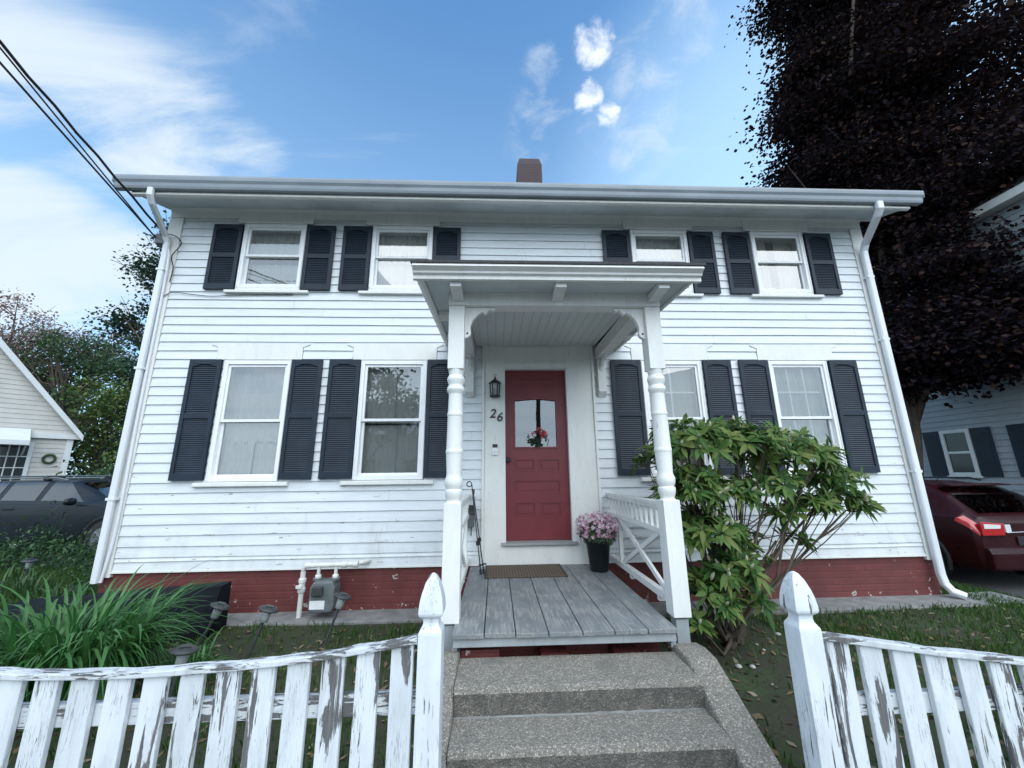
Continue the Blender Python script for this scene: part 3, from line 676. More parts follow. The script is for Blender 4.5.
# flowers standing inside behind the door glass
vs = []
fl = thing('flower_arrangement', 'red flowers with dark leaves seen through the front door glass', 'flowers', (.5, .16, 1.62))
m_ = MB(); m_.lathe([(.05, 0), (.075, .06), (.06, .13), (.05, .15)], (.5, .15, 1.64), 14); m_.box(.25, .75, .10, .26, 1.60, 1.64); m_.build('vase', M['tantrim'], fl, off=(.5, .16, 1.62))
def flower_cloud(name, n, c, rad, size, mat, parent, off, up=.3, seed=1, petals=6):
    rg = np.random.default_rng(seed); V = []; Fq = []
    for k in range(n):
        dv = rg.normal(size=3); dv /= np.linalg.norm(dv); dv[2] = dv[2] * .8 + up; p = np.array(c) + dv * rad * (.72 + .32 * rg.random()) * np.array([1, 1, .85])
        nrm = dv / np.linalg.norm(dv) + rg.normal(size=3) * .35; nrm /= np.linalg.norm(nrm); t1 = np.cross(nrm, [.3, .2, .9]); t1 /= np.linalg.norm(t1); t2 = np.cross(nrm, t1)
        s = size * (.7 + .6 * rg.random())
        o = len(V)
        for q in range(petals):
            th = 2 * PI * q / petals; d0 = math.cos(th) * t1 + math.sin(th) * t2; d1 = math.cos(th + .45) * t1 + math.sin(th + .45) * t2; d2 = math.cos(th - .45) * t1 + math.sin(th - .45) * t2
            o = len(V); V += [p, p + d2 * s * .6 + nrm * s * .1, p + d0 * s + nrm * s * .25, p + d1 * s * .6 + nrm * s * .1]; Fq.append((o, o + 1, o + 2, o + 3))
    return poly_mesh(name, np.array(V) - np.array(off), Fq, mat, parent)
flower_cloud('petals', 60, (.53, .125, 1.90), .115, .036, M['redpetal'], fl, (.5, .16, 1.62), .2, 4)
flower_cloud('leaves', 60, (.5, .13, 1.85), .17, .045, M['darkgreen'], fl, (.5, .16, 1.62), .0, 5, 4)

# house number, doorbell, lantern ----------------------------------------
def digit(ch, x, z, size):
    cu = bpy.data.curves.new('digit', 'FONT'); cu.body = ch; cu.size = size; cu.extrude = .004; cu.shear = .22; cu.offset = .0015
    o = bpy.data.objects.new('digit_curve', cu); COL.objects.link(o); bpy.context.view_layer.update()
    me = bpy.data.meshes.new_from_object(o.evaluated_get(bpy.context.evaluated_depsgraph_get())); bpy.data.objects.remove(o)
    me.materials.clear(); me.materials.append(M['digit'])
    ob = bpy.data.objects.new('house_number', me); COL.objects.link(ob); ob.parent = H; ob.location = (x, -.041, z); ob.rotation_euler = (R(90), 0, 0); return ob
digit('2', -.080, 2.105, .155); digit('6', .004, 2.062, .155)
db = thing('doorbell', 'small doorbell with dark top and white button below the house number', 'doorbell', (-.010, -.036, 1.66))
m_ = MB(); m_.box(-.044, .024, -.056, -.035, 1.655, 1.79); m_.build('backplate', M['vinyl'], db, off=(-.010, -.036, 1.66), bevel=.008)
m_ = MB(); m_.box(-.040, .020, -.061, -.0565, 1.745, 1.786); m_.build('camera_face', M['black'], db, off=(-.010, -.036, 1.66), bevel=.003)
m_ = MB(); m_.lathe([(.014, 0), (.014, .005), (.011, .007)], (0, 0, 0), 16); o = m_.build('button', M['tag'], db); o.location = (0, -.021, .04); o.rotation_euler = (R(90), 0, 0)
lo = (-.010, -.10, 2.36)
ln = thing('wall_lantern', 'black wall lantern with glass sides above the house number', 'lantern', lo)
m_ = MB(); m_.box(-.045, .025, -.046, -.035, 2.38, 2.56); m_.tube([(-.01, -.046, 2.53), (-.01, -.075, 2.545), (-.01, -.10, 2.535)], .008); m_.build('bracket', M['black'], ln, off=lo)
m_ = MB(); m_.lathe([(.082, 0), (.060, .028), (.030, .045), (.018, .055), (.012, .07)], (lo[0], lo[1], 2.515), 6); m_.lathe([(.006, 0), (.012, .01), (.004, .02)], (lo[0], lo[1], 2.585), 8)
m_.tube([(lo[0] + .014 * math.cos(t), lo[1], 2.618 + .014 * math.sin(t)) for t in np.linspace(0, 2 * PI, 13)], .003, 5); m_.build('roof', M['black'], ln, off=lo, bevel=.001)
m_ = MB(); m_.lathe([(.045, 0), (.050, .004), (.060, .150), (.058, .155)], (lo[0], lo[1], 2.365), 6); m_.build('glass', M['lens'], ln, off=lo)
m_ = MB()
for k in range(6):
    t = 2 * PI * k / 6; m_.tube([(lo[0] + .052 * math.cos(t), lo[1] + .052 * math.sin(t), 2.362), (lo[0] + .063 * math.cos(t), lo[1] + .063 * math.sin(t), 2.518)], .0065, 5)
m_.lathe([(.05, 0), (.066, .004), (.066, .018), (.052, .024)], (lo[0], lo[1], 2.345), 6); m_.build('cage', M['black'], ln, off=lo)

# porch -------------------------------------------------------------------
DL, DRR = -.29, 1.205; DF = -1.865
mb = MB(); n = 7; 
edges = np.linspace(DL, DRR, n + 1); edges[1:-1] += RNG.uniform(-.012, .012, n - 1)
for k in range(n):
    g0 = .0025 + .002 * RNG.random(); e = RNG.uniform(-.006, .006); zt_ = .435 + RNG.uniform(-.0025, .0025)
    mb.box(edges[k] + g0, edges[k + 1] - g0, DF - .022 + e, -.036, .405, zt_)
deck = mb.build('porch_deck', M['deck'], H, bevel=.004)
mb = MB(); mb.box(DL + .01, DRR - .01, DF - .001, DF + .035, .350, .402); mb.box(DL, DL + .035, DF + .036, -.02, .30, .402); mb.box(DRR - .035, DRR, DF + .036, -.02, .30, .402)
M['deckskirt'] = peeling('grey_skirt_paint', (.34, .37, .385), (.22, .20, .18), .64, sx=14, sz=14)
mb.build('deck_skirt', M['deckskirt'], H, bevel=.003)
mb = MB(); mb.box(DL + .05, -.05, -.95, -.62, -.05, .30); mb.box(DRR - .3, DRR - .06, -.95, -.62, -.05, .30); mb.box(DL + .04, DRR - .04, -1.62, -1.52, -.05, .345); mb.box(DL + .06, .02, -1.80, -1.63, -.05, .31); mb.box(.30, .48, -1.79, -1.63, -.05, .27); mb.box(.80, .98, -1.78, -1.63, -.05, .26)
mb.build('porch_pier', M['redfound'], H)
PXs = (-.322, 1.328); PY = -1.635
def porch_post(x):
    m_ = MB(); h = .064
    m_.box(x - h, x + h, PY - h, PY + h, .432, 1.235)                                   # square foot of the post
    m_.box(x - h, x + h, PY - h, PY + h, 2.27, 2.812)                                   # square head
    prof = [(.062, 1.235), (.050, 1.25), (.060, 1.275), (.066, 1.30), (.060, 1.325), (.050, 1.335), (.062, 1.36), (.064, 1.40), (.054, 1.425), (.052, 1.45),
            (.057, 1.56), (.0585, 1.60), (.0615, 1.605), (.0615, 1.625), (.058, 1.63), (.0575, 1.66), (.056, 1.75), (.054, 1.89), (.0575, 1.895), (.0575, 1.915), (.0535, 1.92), (.051, 2.02), (.050, 2.07),
            (.058, 2.085), (.066, 2.105), (.060, 2.13), (.050, 2.14), (.060, 2.165), (.066, 2.19), (.058, 2.215), (.050, 2.225), (.060, 2.245), (.063, 2.27)]
    prof = [(r * 1.10 if 1.3 < z < 2.24 else r, z) for r, z in prof]
    m_.lathe(prof, (x, PY, 0), 20, sm=True)
    p = m_.build('porch_post', M['post'], H, bevel=.004)
    m2 = MB(); m2.box(x - .045, x + .045, PY - .045, PY + .045, -.1, .417); m2.build('post_footing', M['deckskirt'], p)
for x in PXs: porch_post(x)
def rz(y): return .035 * (y + 2.03)         # the whole porch roof falls slightly towards the street
RL, RR_, RF = -.64, 1.625, -2.06
mb = MB(); zb0 = 2.815
mb.box(PXs[0] - .068, PXs[1] + .068, PY - .07, PY + .07, zb0, 2.945)
for x in PXs: mb.box(x - .062, x + .062, PY + .071, -.022, zb0 + .03, 2.99)
mb.build('porch_beam', M['post'], H, bevel=.004)
mb = MB()
def slab(x0, x1, y0, y1, z, t):
    mb.hexa([(x0, y0, z + rz(y0)), (x1, y0, z + rz(y0)), (x0, y1, z + rz(y1)), (x1, y1, z + rz(y1)), (x0, y0, z + t + rz(y0)), (x1, y0, z + t + rz(y0)), (x0, y1, z + t + rz(y1)), (x1, y1, z + t + rz(y1))])
slab(PXs[0] + .063, PXs[1] - .063, PY + .071, -.026, 2.955, .012)
mb.build('porch_ceiling', M['ceiling'], H)
proof = MB()
# roof deck: hipped, low
z0 = 3.018
fl_, fr_, bl_, br_ = (RL, RF, z0), (RR_, RF, z0), (RL, -.022, z0 + .072), (RR_, -.022, z0 + .072)
proof.add([fl_, fr_, br_, bl_, (RL + .75, -.022, z0 + .46), (RR_ - .75, -.022, z0 + .46), (RL, RF, z0 - .022), (RR_, RF, z0 - .022), (RR_, -.022, z0 + .05), (RL, -.022, z0 + .05)],
          [(0, 1, 5, 4), (0, 4, 3), (1, 2, 5), (3, 4, 5, 2), (6, 7, 1, 0), (7, 8, 2, 1), (9, 6, 0, 3), (6, 9, 8, 7)])
pr = proof.build('porch_roof', M['shingle'], H)
cr = MB()
cprof = [(.0, 0), (-.008, -.022), (.03, -.045), (.034, -.06), (.058, -.066), (.058, -.098), (.085, -.102), (.085, -.0), ]
z1 = z0 - .023
cr.prism([(RF + .012 + a, z1 + b) for a, b in cprof], 'x', RL + .012, RR_ - .012)
for X0, s in ((RL + .006, 1), (RR_ - .006, -1)):
    pts0 = [(X0 + s * a, RF + .10, z1 + b + rz(RF + .10)) for a, b in cprof]; pts1 = [(X0 + s * a, -.024, z1 + b + rz(-.024)) for a, b in cprof]
    n_ = len(cprof); cr.add(pts0 + pts1, [(i, (i + 1) % n_, n_ + (i + 1) % n_, n_ + i) for i in range(n_)] + [list(range(n_)), list(range(n_, 2 * n_))[::-1]])
cr.build('crown_molding', M['post'], pr)
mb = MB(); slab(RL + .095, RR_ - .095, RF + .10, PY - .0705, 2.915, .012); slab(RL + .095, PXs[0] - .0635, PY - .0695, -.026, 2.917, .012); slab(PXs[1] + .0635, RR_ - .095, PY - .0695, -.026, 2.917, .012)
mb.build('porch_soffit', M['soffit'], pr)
def rafter(x0, x1, y0, y1, zt_, drop=.07):
    m_ = MB(); m_.hexa([(x0, y0, zt_ - drop * .75), (x1, y0, zt_ - drop * .75), (x0, y1, zt_ - drop), (x1, y1, zt_ - drop), (x0, y0, zt_), (x1, y0, zt_), (x0, y1, zt_), (x1, y1, zt_)])
    m_.build('rafter_tail', M['post'], pr, bevel=.002)
for x in (-.31, .515, 1.335): rafter(x - .043, x + .043, RF + .115, PY - .0715, 2.914)
for y in (-1.25, -.65):
    for a, b in ((RL + .11, PXs[0] - .064), (PXs[1] + .064, RR_ - .11)): rafter(a, b, y - .04, y + .04, 2.916 + rz(y))
# sawn brackets between posts and beam
def sawn(xp, s, y0, y1, zt_):
    o = [(0, 0), (.255, 0), (.250, -.025), (.222, -.032), (.212, -.016), (.196, -.030), (.178, -.052), (.163, -.060), (.150, -.040), (.108, -.062), (.066, -.115), (.046, -.175), (.048, -.205), (.052, -.225), (.044, -.252), (.02, -.268), (0, -.275)]
    m_ = MB(); m_.prism([(xp + s * a, zt_ + b) for a, b in o], 'y', y0, y1)
    ob = m_.build('corner_bracket', M['post'], H, bevel=.003)
    h_ = MB(); h_.lathe([(.0095, 0), (.0095, .002)], (0, 0, 0), 10); q = h_.build('drilled_hole', M['digit'], ob); q.location = (xp + s * .022, y0 - .0005, zt_ - .232); q.rotation_euler = (R(90), 0, 0)
sawn(PXs[0] + .0645, 1, PY - .022, PY + .022, zb0 - .001); sawn(PXs[1] - .0645, -1, PY - .022, PY + .022, zb0 - .001)
def sawn_side(x, y, s, zt_):
    o = [(0, 0), (.25, 0), (.245, -.03), (.2, -.035), (.14, -.05), (.07, -.11), (.048, -.18), (.05, -.225), (.02, -.265), (0, -.27)]
    m_ = MB(); m_.prism([(y + s * a, zt_ + b) for a, b in o], 'x', x - .02, x + .02); m_.build('corner_bracket', M['post'], H, bevel=.003)
for x in PXs:
    sawn_side(x, PY + .066, 1, zb0 + .029); sawn_side(x, -.024, -1, zb0 + .029)
    m_ = MB(); m_.box(x - .05, x + .05, -.075, -.021, 2.42, zb0 + .028); m_.prism([(-.075, 2.42), (-.022, 2.42), (-.022, 2.36)], 'x', x - .05, x + .05); m_.build('wall_bracket', M['post'], H, bevel=.003)
# side railings
def railing(x):
    ya, yb = PY + .066, -.024
    m_ = MB(); m_.box(x - .032, x + .032, ya, yb, 1.185, 1.215); m_.box(x - .02, x + .02, ya, yb, 1.155, 1.184)
    r = m_.build('porch_railing', M['post'], H, bevel=.003)
    m_ = MB(); m_.box(x - .022, x + .022, ya, yb, .965, 1.005); m_.build('middle_rail', M['post'], r, bevel=.003)
    m_ = MB(); m_.box(x - .026, x + .026, ya, yb, .475, .53); m_.box(x - .02, x + .02, -.7, -.64, .437, .474); m_.box(x - .02, x + .02, -1.35, -1.30, .437, .474); m_.build('bottom_rail', M['post'], r, bevel=.003)
    n_ = 13
    for k in range(n_):
        y = ya + (yb - ya) * (k + .5) / n_; b_ = MB(); b_.box(x - .012, x + .012, y - .012, y + .012, 1.006, 1.154); b_.build('baluster', M['post'], r)
    a0, a1, q0, q1 = ya + .03, yb - .03, .535, .96
    ymid = -.14
    for (y0, zz0, y1, zz1, dx) in ((-1.45, .56, -.40, .962, -.006), (-1.40, .962, -.42, .532, .006)):
        d_ = Vector((0, y1 - y0, zz1 - zz0)).normalized(); nn = Vector((0, -d_.z, d_.y)) * .021
        p0, p1 = Vector((x + dx, y0, zz0)), Vector((x + dx, y1, zz1)); b_ = MB()
        vs = [p0 - nn + Vector((-.012, 0, 0)), p0 - nn + Vector((.012, 0, 0)), p0 + nn + Vector((-.012, 0, 0)), p0 + nn + Vector((.012, 0, 0)), p1 - nn + Vector((-.012, 0, 0)), p1 - nn + Vector((.012, 0, 0)), p1 + nn + Vector((-.012, 0, 0)), p1 + nn + Vector((.012, 0, 0))]
        b_.hexa(vs); b_.build('cross_brace', M['post'], r)
    for y in (-.37, -1.49):
        b_ = MB(); b_.box(x - .0195, x + .0195, y - .02, y + .02, .531, .964); b_.build('stile', M['post'], r, bevel=.003)
railing(-.322); railing(1.328)

# things on the porch -------------------------------------------------------
loc = (.32, -.29, .438)
m_ = MB(); m_.box(-.10, .70, -.555, -.05, .4385, .4505); dm = m_.build('doormat', M['mat'], off=loc, bevel=.004); tag(dm, 'flat brown coir doormat lying in front of the red door', 'doormat')
m_ = MB(); m_.box(-.112, -.101, -.565, -.04, .4385, .449); m_.box(.701, .712, -.565, -.04, .4385, .449); m_.build('edging', M['rubber'], dm, off=loc)
loc = (1.09, -.33, .438)
pt = thing('potted_plant', 'pink and white flowers in a black pot beside the red door', 'potted plant', loc)
m_ = MB(); m_.lathe([(.088, 0), (.094, .004), (.128, .285), (.138, .287), (.138, .315), (.128, .315), (.122, .285), (.02, .27)], loc, 24); m_.build('pot', M['pot'], pt, off=loc)
flower_cloud('petals', 330, (1.09, -.33, .85), .235, .024, M['petal'], pt, loc, .12, 9, 6)
flower_cloud('leaves', 260, (1.09, -.33, .80), .19, .035, M['green'], pt, loc, .0, 10, 4)
# mailbox
loc = (-.30, -.05, .84)
mx = thing('mailbox', 'grey metal mailbox with newspaper hooks on the wall behind the left railing', 'mailbox', loc)
m_ = MB(); m_.prism([(-.026, .86), (-.11, .86), (-.118, .90), (-.118, 1.03), (-.07, 1.085), (-.026, 1.09)], 'x', -.385, -.245); m_.build('box', M['greymetal'], mx, off=loc, bevel=.004)
m_ = MB(); m_.prism([(-.024, 1.094), (-.07, 1.089), (-.124, 1.03), (-.128, 1.0), (-.126, .995), (-.119, 1.031), (-.069, 1.086)], 'x', -.392, -.238); m_.build('lid', M['bronze'], mx, off=loc)
for x in (-.35, -.28):
    m_ = MB(); m_.tube([(x, -.03, .859), (x, -.04, .80), (x, -.07, .765), (x, -.11, .77), (x, -.13, .80)], .005, 6); m_.build('newspaper_hook', M['black'], mx, off=loc)
def pole(top, bot, label, clampz, hook):
    t = thing('pole', label, 'pole', bot, 'thin poles leaning beside the porch railing'); t_, b_ = Vector(top), Vector(bot)
    m_ = MB(); m_.tube([b_, t_], .0065, 7); m_.build('shaft', M['black'], t, off=bot)
    m_ = MB(); p = b_.lerp(t_, clampz); q = b_.lerp(t_, clampz + .045); m_.tube([p, q], .019, 8); m_.build('clamp', M['rubber'], t, off=bot)
    m_ = MB()
    if hook: m_.tube([t_ + Vector((.0 + .028 * math.cos(a) - .028, 0, .028 * math.sin(a))) for a in np.linspace(0, 2.6 * PI / 1.4, 14)], .006, 6)
    else: m_.tube([t_, t_ + Vector((0, .02, .05))], .013, 8)
    m_.build('handle', M['black'], t, off=bot)
    m_ = MB(); m_.tube([b_, b_.lerp(t_, .05)], .013, 8); m_.tube([b_ + Vector((.025 * math.cos(a), .025 * math.sin(a), .09)) for a in np.linspace(0, 2 * PI, 10)], .004, 5); m_.build('tip', M['rubber'], t, off=bot)
pole((-.275, -.16, 1.33), (-.155, -.40, .440), 'thin black pole with hooked top leaning beside the mailbox', .30, True)
pole((-.255, -.14, 1.22), (-.125, -.36, .440), 'thin black pole with plain top behind the hooked pole', .38, False)

# gas meter ------------------------------------------------------------------
loc = (-1.79, -.2, 0.02)
gm = thing('gas_meter', 'grey gas meter hung on white pipes against the red foundation', 'gas meter', loc)
PYm = -.17; m_ = MB(); m_.tube([(-2.045, PYm, -.02), (-2.045, PYm, .45)], .026, 12); m_.build('riser_pipe', M['pipe'], gm, off=loc)
m_ = MB(); m_.tube([(-2.045, PYm, .452), (-2.043, PYm, .485), (-2.02, PYm, .508), (-1.97, PYm, .512), (-1.6, PYm, .514), (-1.5, PYm + .02, .514), (-1.40, .0, .516)], .024, 12)
for x in (-1.99, -1.62, -1.5): m_.tube([(x - .025, PYm, .513), (x + .025, PYm, .514)], .031, 12)
m_.build('header_pipe', M['pipe'], gm, off=loc)
m_ = MB(); m_.lathe([(.034, .0), (.038, .01), (.038, .04), (.032, .05), (.032, .09), (.038, .10), (.038, .13), (.03, .14)], (-2.045, PYm, .25), 12)
m_.tube([(-2.045, PYm - .03, .32), (-2.045, PYm - .065, .32)], .018, 8); m_.box(-2.075, -2.015, PYm - .075, PYm - .062, .305, .335); m_.build('valve', M['pipe'], gm, off=loc, bevel=.002)
for x in (-1.885, -1.705):
    m_ = MB(); m_.tube([(x, PYm, .51), (x, PYm, .40)], .018, 10); m_.lathe([(.028, 0), (.032, .005), (.032, .03), (.026, .035)], (x, PYm, .385), 8); m_.build('drop_pipe', M['pipe'], gm, off=loc)
m_ = MB(); m_.prism([(-1.925, .12), (-1.895, .08), (-1.695, .08), (-1.665, .12), (-1.67, .31), (-1.70, .37), (-1.89, .37), (-1.92, .31)], 'y', PYm - .10, PYm + .08); m_.lathe([(.05, 0), (.05, .02)], (-1.885, PYm, .368), 12); m_.lathe([(.05, 0), (.05, .02)], (-1.705, PYm, .368), 12)
m_.build('meter_body', M['greymetal'], gm, off=loc, bevel=.014)
m_ = MB(); m_.box(-1.885, -1.775, PYm - .145, PYm - .101, .245, .335); m_.build('index_box', M['bronze'], gm, off=loc, bevel=.01)
m_ = MB(); m_.box(-1.905, -1.755, PYm - .106, PYm - .1008, .115, .195); m_.build('tag', M['tag'], gm, off=loc)

# solar stake lights ---------------------------------------------------------
def solar(label, foot, head, s=1.0):
    f, h = Vector(foot), Vector(head); t = thing('solar_light', label, 'garden light', foot, 'solar stake lights in the front yard')
    rot = (h - f).to_track_quat('Z', 'Y').to_euler(); t.rotation_euler = rot; Lh = (h - f).length
    m_ = MB(); m_.tube([(0, 0, -.02), (0, 0, Lh - .10)], .012, 8); m_.lathe([(.013, 0), (.013, .05)], (0, 0, Lh * .55), 8); m_.build('stake', M['bronze'], t)
    m_ = MB(); m_.lathe([(.018, 0), (.032, .006), (.036, .085), (.03, .09)], (0, 0, Lh - .10), 14); m_.build('lens', M['lens'], t)
    m_ = MB(); m_.lathe([(.045, 0), (.080, .006), (.082, .016), (.052, .030), (.022, .036)], (0, 0, Lh - .012), 18); m_.build('cap', M['bronze'], t)
    m_ = MB(); m_.box(-.03, .03, -.03, .03, Lh + .0245, Lh + .0275); m_.build('solar_cell', M['black'], t)
solar('grey capped solar stake light nearest the daylily blades', (-2.60, -.80, -.01), (-2.48, -.76, .31))
solar('grey capped solar stake light between the daylilies and the gas meter', (-2.05, -1.0, -.01), (-1.945, -.96, .335))
solar('grey capped solar stake light directly below the gas meter', (-1.50, -.85, -.01), (-1.385, -.80, .375))
solar('low solar light half hidden between daylilies and fence', (-2.10, -1.75, -.01), (-2.06, -1.72, .33))
solar('solar light standing alone in the weeds near the dark car', (-6.45, 1.30, .0), (-6.42, 1.30, .34))
# black cover over a cold frame at the house corner
loc = (-3.5, -.55, 0)
cf = MB(); A_ = [(-4.45, -.95), (-2.62, -.62), (-2.64, -.36), (-4.5, -.36)]
nx_ = 14; vs = []; 
for i in range(nx_ + 1):
    t = i / nx_; x = -4.62 + (1.97) * t; hh = .26 + .13 * t; fy = -1.02 + .40 * t
    rr = random.Random(i); w = lambda s=.012: rr.uniform(-s, s)
    vs += [(x, -.355, -.02), (x, -.36 + w(), hh + .03 + w(.006)), (x, -.52 + w(), hh + .015 + w(.01)), (x, fy + .08 + w(), .14 + .20 * t + w(.012)), (x, fy + w(), .05 + .05 * t), (x, fy - .03 + w(), -.02)]
k6 = 6
cf.add(vs, [(i * k6 + j, (i + 1) * k6 + j, (i + 1) * k6 + j + 1, i * k6 + j + 1) for i in range(nx_) for j in range(5)] + [tuple(range(6)), tuple(range(nx_ * k6, nx_ * k6 + 6))[::-1]], 0, False)
tag(cf.build('plastic_cover', M['tarp'], off=loc), 'low black plastic cover against the foundation behind the daylilies', 'cover')

# concrete steps ---------------------------------------------------------------
loc = (.47, -2.1, 0)
st = thing('concrete_steps', 'pebbled concrete front steps with low side walls below the porch', 'steps', loc)
def step(y0, y1, z0, z1):
    m_ = MB(); nseg = 26; vs = []
    rr = random.Random(int(z1 * 100)); x0, x1 = -.235, 1.178
    prof = [(y1, z0), (y1, z1), (y0 + .03, z1 - .003), (y0 + .008, z1 - .010), (y0, z1 - .03), (y0 + .012, z0)]
    for i in range(nseg + 1):
        x = x0 + (x1 - x0) * i / nseg; w = rr.uniform(-.004, .004)
        vs += [(x, y + (w if k > 1 else 0), z + (w * .5 if k == 3 else 0)) for k, (y, z) in enumerate(prof)]
    n_ = len(prof); m_.add(vs, [(i * n_ + j, i * n_ + j + 1, (i + 1) * n_ + j + 1, (i + 1) * n_ + j) for i in range(nseg) for j in range(n_ - 2)])
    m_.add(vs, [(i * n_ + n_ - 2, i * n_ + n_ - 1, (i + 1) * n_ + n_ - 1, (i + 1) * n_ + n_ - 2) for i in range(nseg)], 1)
    m_.add(vs[:n_], [list(range(n_))]); m_.add(vs[-n_:], [list(range(n_))[::-1]]); return m_
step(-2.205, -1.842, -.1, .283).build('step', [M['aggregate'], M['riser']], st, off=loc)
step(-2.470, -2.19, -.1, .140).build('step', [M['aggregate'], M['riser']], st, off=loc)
m_ = MB(); m_.prism([(-2.192, .1405), (-2.212, .1405), (-2.203, .146), (-2.192, .150)], 'x', -.234, 1.177); m_.build('mortar_joint', M['concrete'], st, off=loc)
def cheek(x0, x1):
    m_ = MB(); pr_ = [(-1.78, -.1), (-1.78, .312), (-1.90, .330), (-2.03, .318), (-2.12, .275), (-2.52, .075), (-2.60, .02), (-2.62, -.1)]
    m_.prism(pr_, 'x', x0, x1); return m_.build('cheek_wall', M['aggregate'], st, off=loc, bevel=.018)
cheek(1.18, 1.37); cheek(-.345, -.237)
# pipe hidden below deck
# picket fences ------------------------------------------------------------------
FY = -3.0
def post(x, ztop, parent, off):
    m_ = MB(); h = .0445; y = FY
    zc_ = ztop - .138; zs_ = zc_ - .072
    m_.box(x - h, x + h, y - h, y + h, -.05, zs_)
    def ring(r, z): return [(x - r, y - r, z), (x + r, y - r, z), (x + r, y + r, z), (x - r, y + r, z)]
    # sawn gothic cap: chamfered shoulder, narrow neck, flared foot, curved point
    prof = [(h, zs_ + .0002), (h * .97, zs_ + .010), (h * .72, zs_ + .028), (h * .66, zs_ + .040), (h * .68, zs_ + .052), (h * 1.00, zs_ + .066), (h * 1.05, zs_ + .074), (h * 1.04, zc_ + .018), (h * .97, zc_ + .045), (h * .82, zc_ + .075), (h * .58, zc_ + .107), (h * .30, zc_ + .130), (h * .10, zc_ + .138)]
    vs = []
    for r, z in prof: vs += ring(r, z)
    m_.add(vs, [(i * 4 + k, i * 4 + (k + 1) % 4, (i + 1) * 4 + (k + 1) % 4, (i + 1) * 4 + k) for i in range(len(prof) - 1) for k in range(4)] + [tuple(range((len(prof) - 1) * 4, len(prof) * 4))])
    return m_.build('fence_post', M['fencepost'], parent, off=off, bevel=.0025)
def fence(name, label, xa, xb, zfun, posts, px, lowz):
    off = ((xa + xb) / 2, FY, 0)
    t = thing('picket_fence', label, 'fence', off)
    for x, zt_ in posts: post(x, zt_, t, off)
    n_ = 30; m_ = MB(); vs = []
    rr = random.Random(5)
    for i in range(n_ + 1):
        x = xa + (xb - xa) * i / n_; z = zfun(x); w = rr.uniform(-.0025, .0025)
        vs += [(x, FY - .036 + w, z - .022), (x, FY + .012 + w, z - .022), (x, FY + .012 + w, z + w), (x, FY - .036 + w, z + w)]
    m_.add(vs, [(i * 4 + k, i * 4 + (k + 1) % 4, (i + 1) * 4 + (k + 1) % 4, (i + 1) * 4 + k) for i in range(n_) for k in range(4)] + [(0, 1, 2, 3), tuple(range(n_ * 4, n_ * 4 + 4))[::-1]])
    m_.build('top_rail', M['fence_cap'], t, off=off, bevel=.004)
    for lz in (lowz, .18):
        m_ = MB(); m_.hexa([(xa, FY + .002, lz - .035), (xb, FY + .002, lz - .035 + (0)), (xa, FY + .038, lz - .035), (xb, FY + .038, lz - .035), (xa, FY + .002, lz + .035), (xb, FY + .002, lz + .035), (xa, FY + .038, lz + .035), (xb, FY + .038, lz + .035)])
        m_.build('lower_rail', M['fence_cap'], t, off=off, bevel=.004)
    for k, (x, w) in enumerate(px):
        rr = random.Random(k * 3 + int(xa * 7)); j = rr.uniform(-.006, .006); dy = rr.uniform(-.002, .002); m_ = MB()
        a, b = x - w / 2, x + w / 2
        y0, y1 = FY - .022 + dy, FY - .0005 + dy
        m_.add([(a + j, y0, .06), (b + j, y0, .06), (a + j, y1, .06), (b + j, y1, .06), (a, y0, zfun(a) - .0222), (b, y0, zfun(b) - .0222), (a, y1, zfun(a) - .0222), (b, y1, zfun(b) - .0222)], [(0, 2, 3, 1), (4, 5, 7, 6), (0, 1, 5, 4), (2, 6, 7, 3), (0, 4, 6, 2), (1, 3, 7, 5)])
        m_.build('picket', M['fence'], t, off=off, bevel=.003)
    return t
lp = [(-.355 - .1265 * k, .083) for k in range(17)]
def zl(x):
    t = (x + 1.40) / 1.15; return .762 + .090 * t * t * (1 if x > -1.4 else .9)
fence('left', 'peeling white picket fence with a dipped top rail in front of the daylilies', -2.53, -.297, zl, [(-.250, 1.064), (-2.58, 1.064)], lp, .612)
rp = [(1.352 + .1305 * k, .088) for k in range(17)]
def zrr(x): return .818 - .155 * (x - 1.27) + .022 * (x - 1.27) ** 2 if x < 3 else .818 - .155 * 1.73 + .022 * 1.73 ** 2 + .0 * x
fence('right', 'peeling white picket fence sloping down to the lawn beside the concrete steps', 1.277, 3.55, zrr, [(1.232, 1.040), (3.60, .98)], rp, .553)

# ------------------------------------------------------------------ vegetation
def leaf_rows(P, D, U, length, width, droop, nseg=3):
    """pointed leaves: P base (n,3), D direction, U up normal; returns verts, faces (quads, folded along the midrib)"""
    n = len(P); S = np.cross(D, U); S /= np.linalg.norm(S, axis=1)[:, None] + 1e-9
    ts = np.array([0, .3, .65, 1.0]); ws = np.array([.12, 1.0, .85, .04]); V = []
    for t, w in zip(ts, ws):
        c = P + D * (length * t)[:, None] - np.array([0, 0, 1]) * (droop * length * t * t)[:, None]
        e = S * (width * w * .5)[:, None]; lift = U * (width * w * .18)[:, None]
        V += [c - e + lift, c, c + e + lift]
    V = np.stack(V, 1).reshape(-1, 3); F = []
    base = np.arange(n)[:, None] * 12
    q = []
    for i in range(3):
        a = i * 3; q += [[a, a + 1, a + 4, a + 3], [a + 1, a + 2, a + 5, a + 4]]
    F = (base[:, :, None] + np.array(q)[None]).reshape(-1, 4)
    return V, F
def unit(v): return v / (np.linalg.norm(v, axis=-1, keepdims=True) + 1e-9)

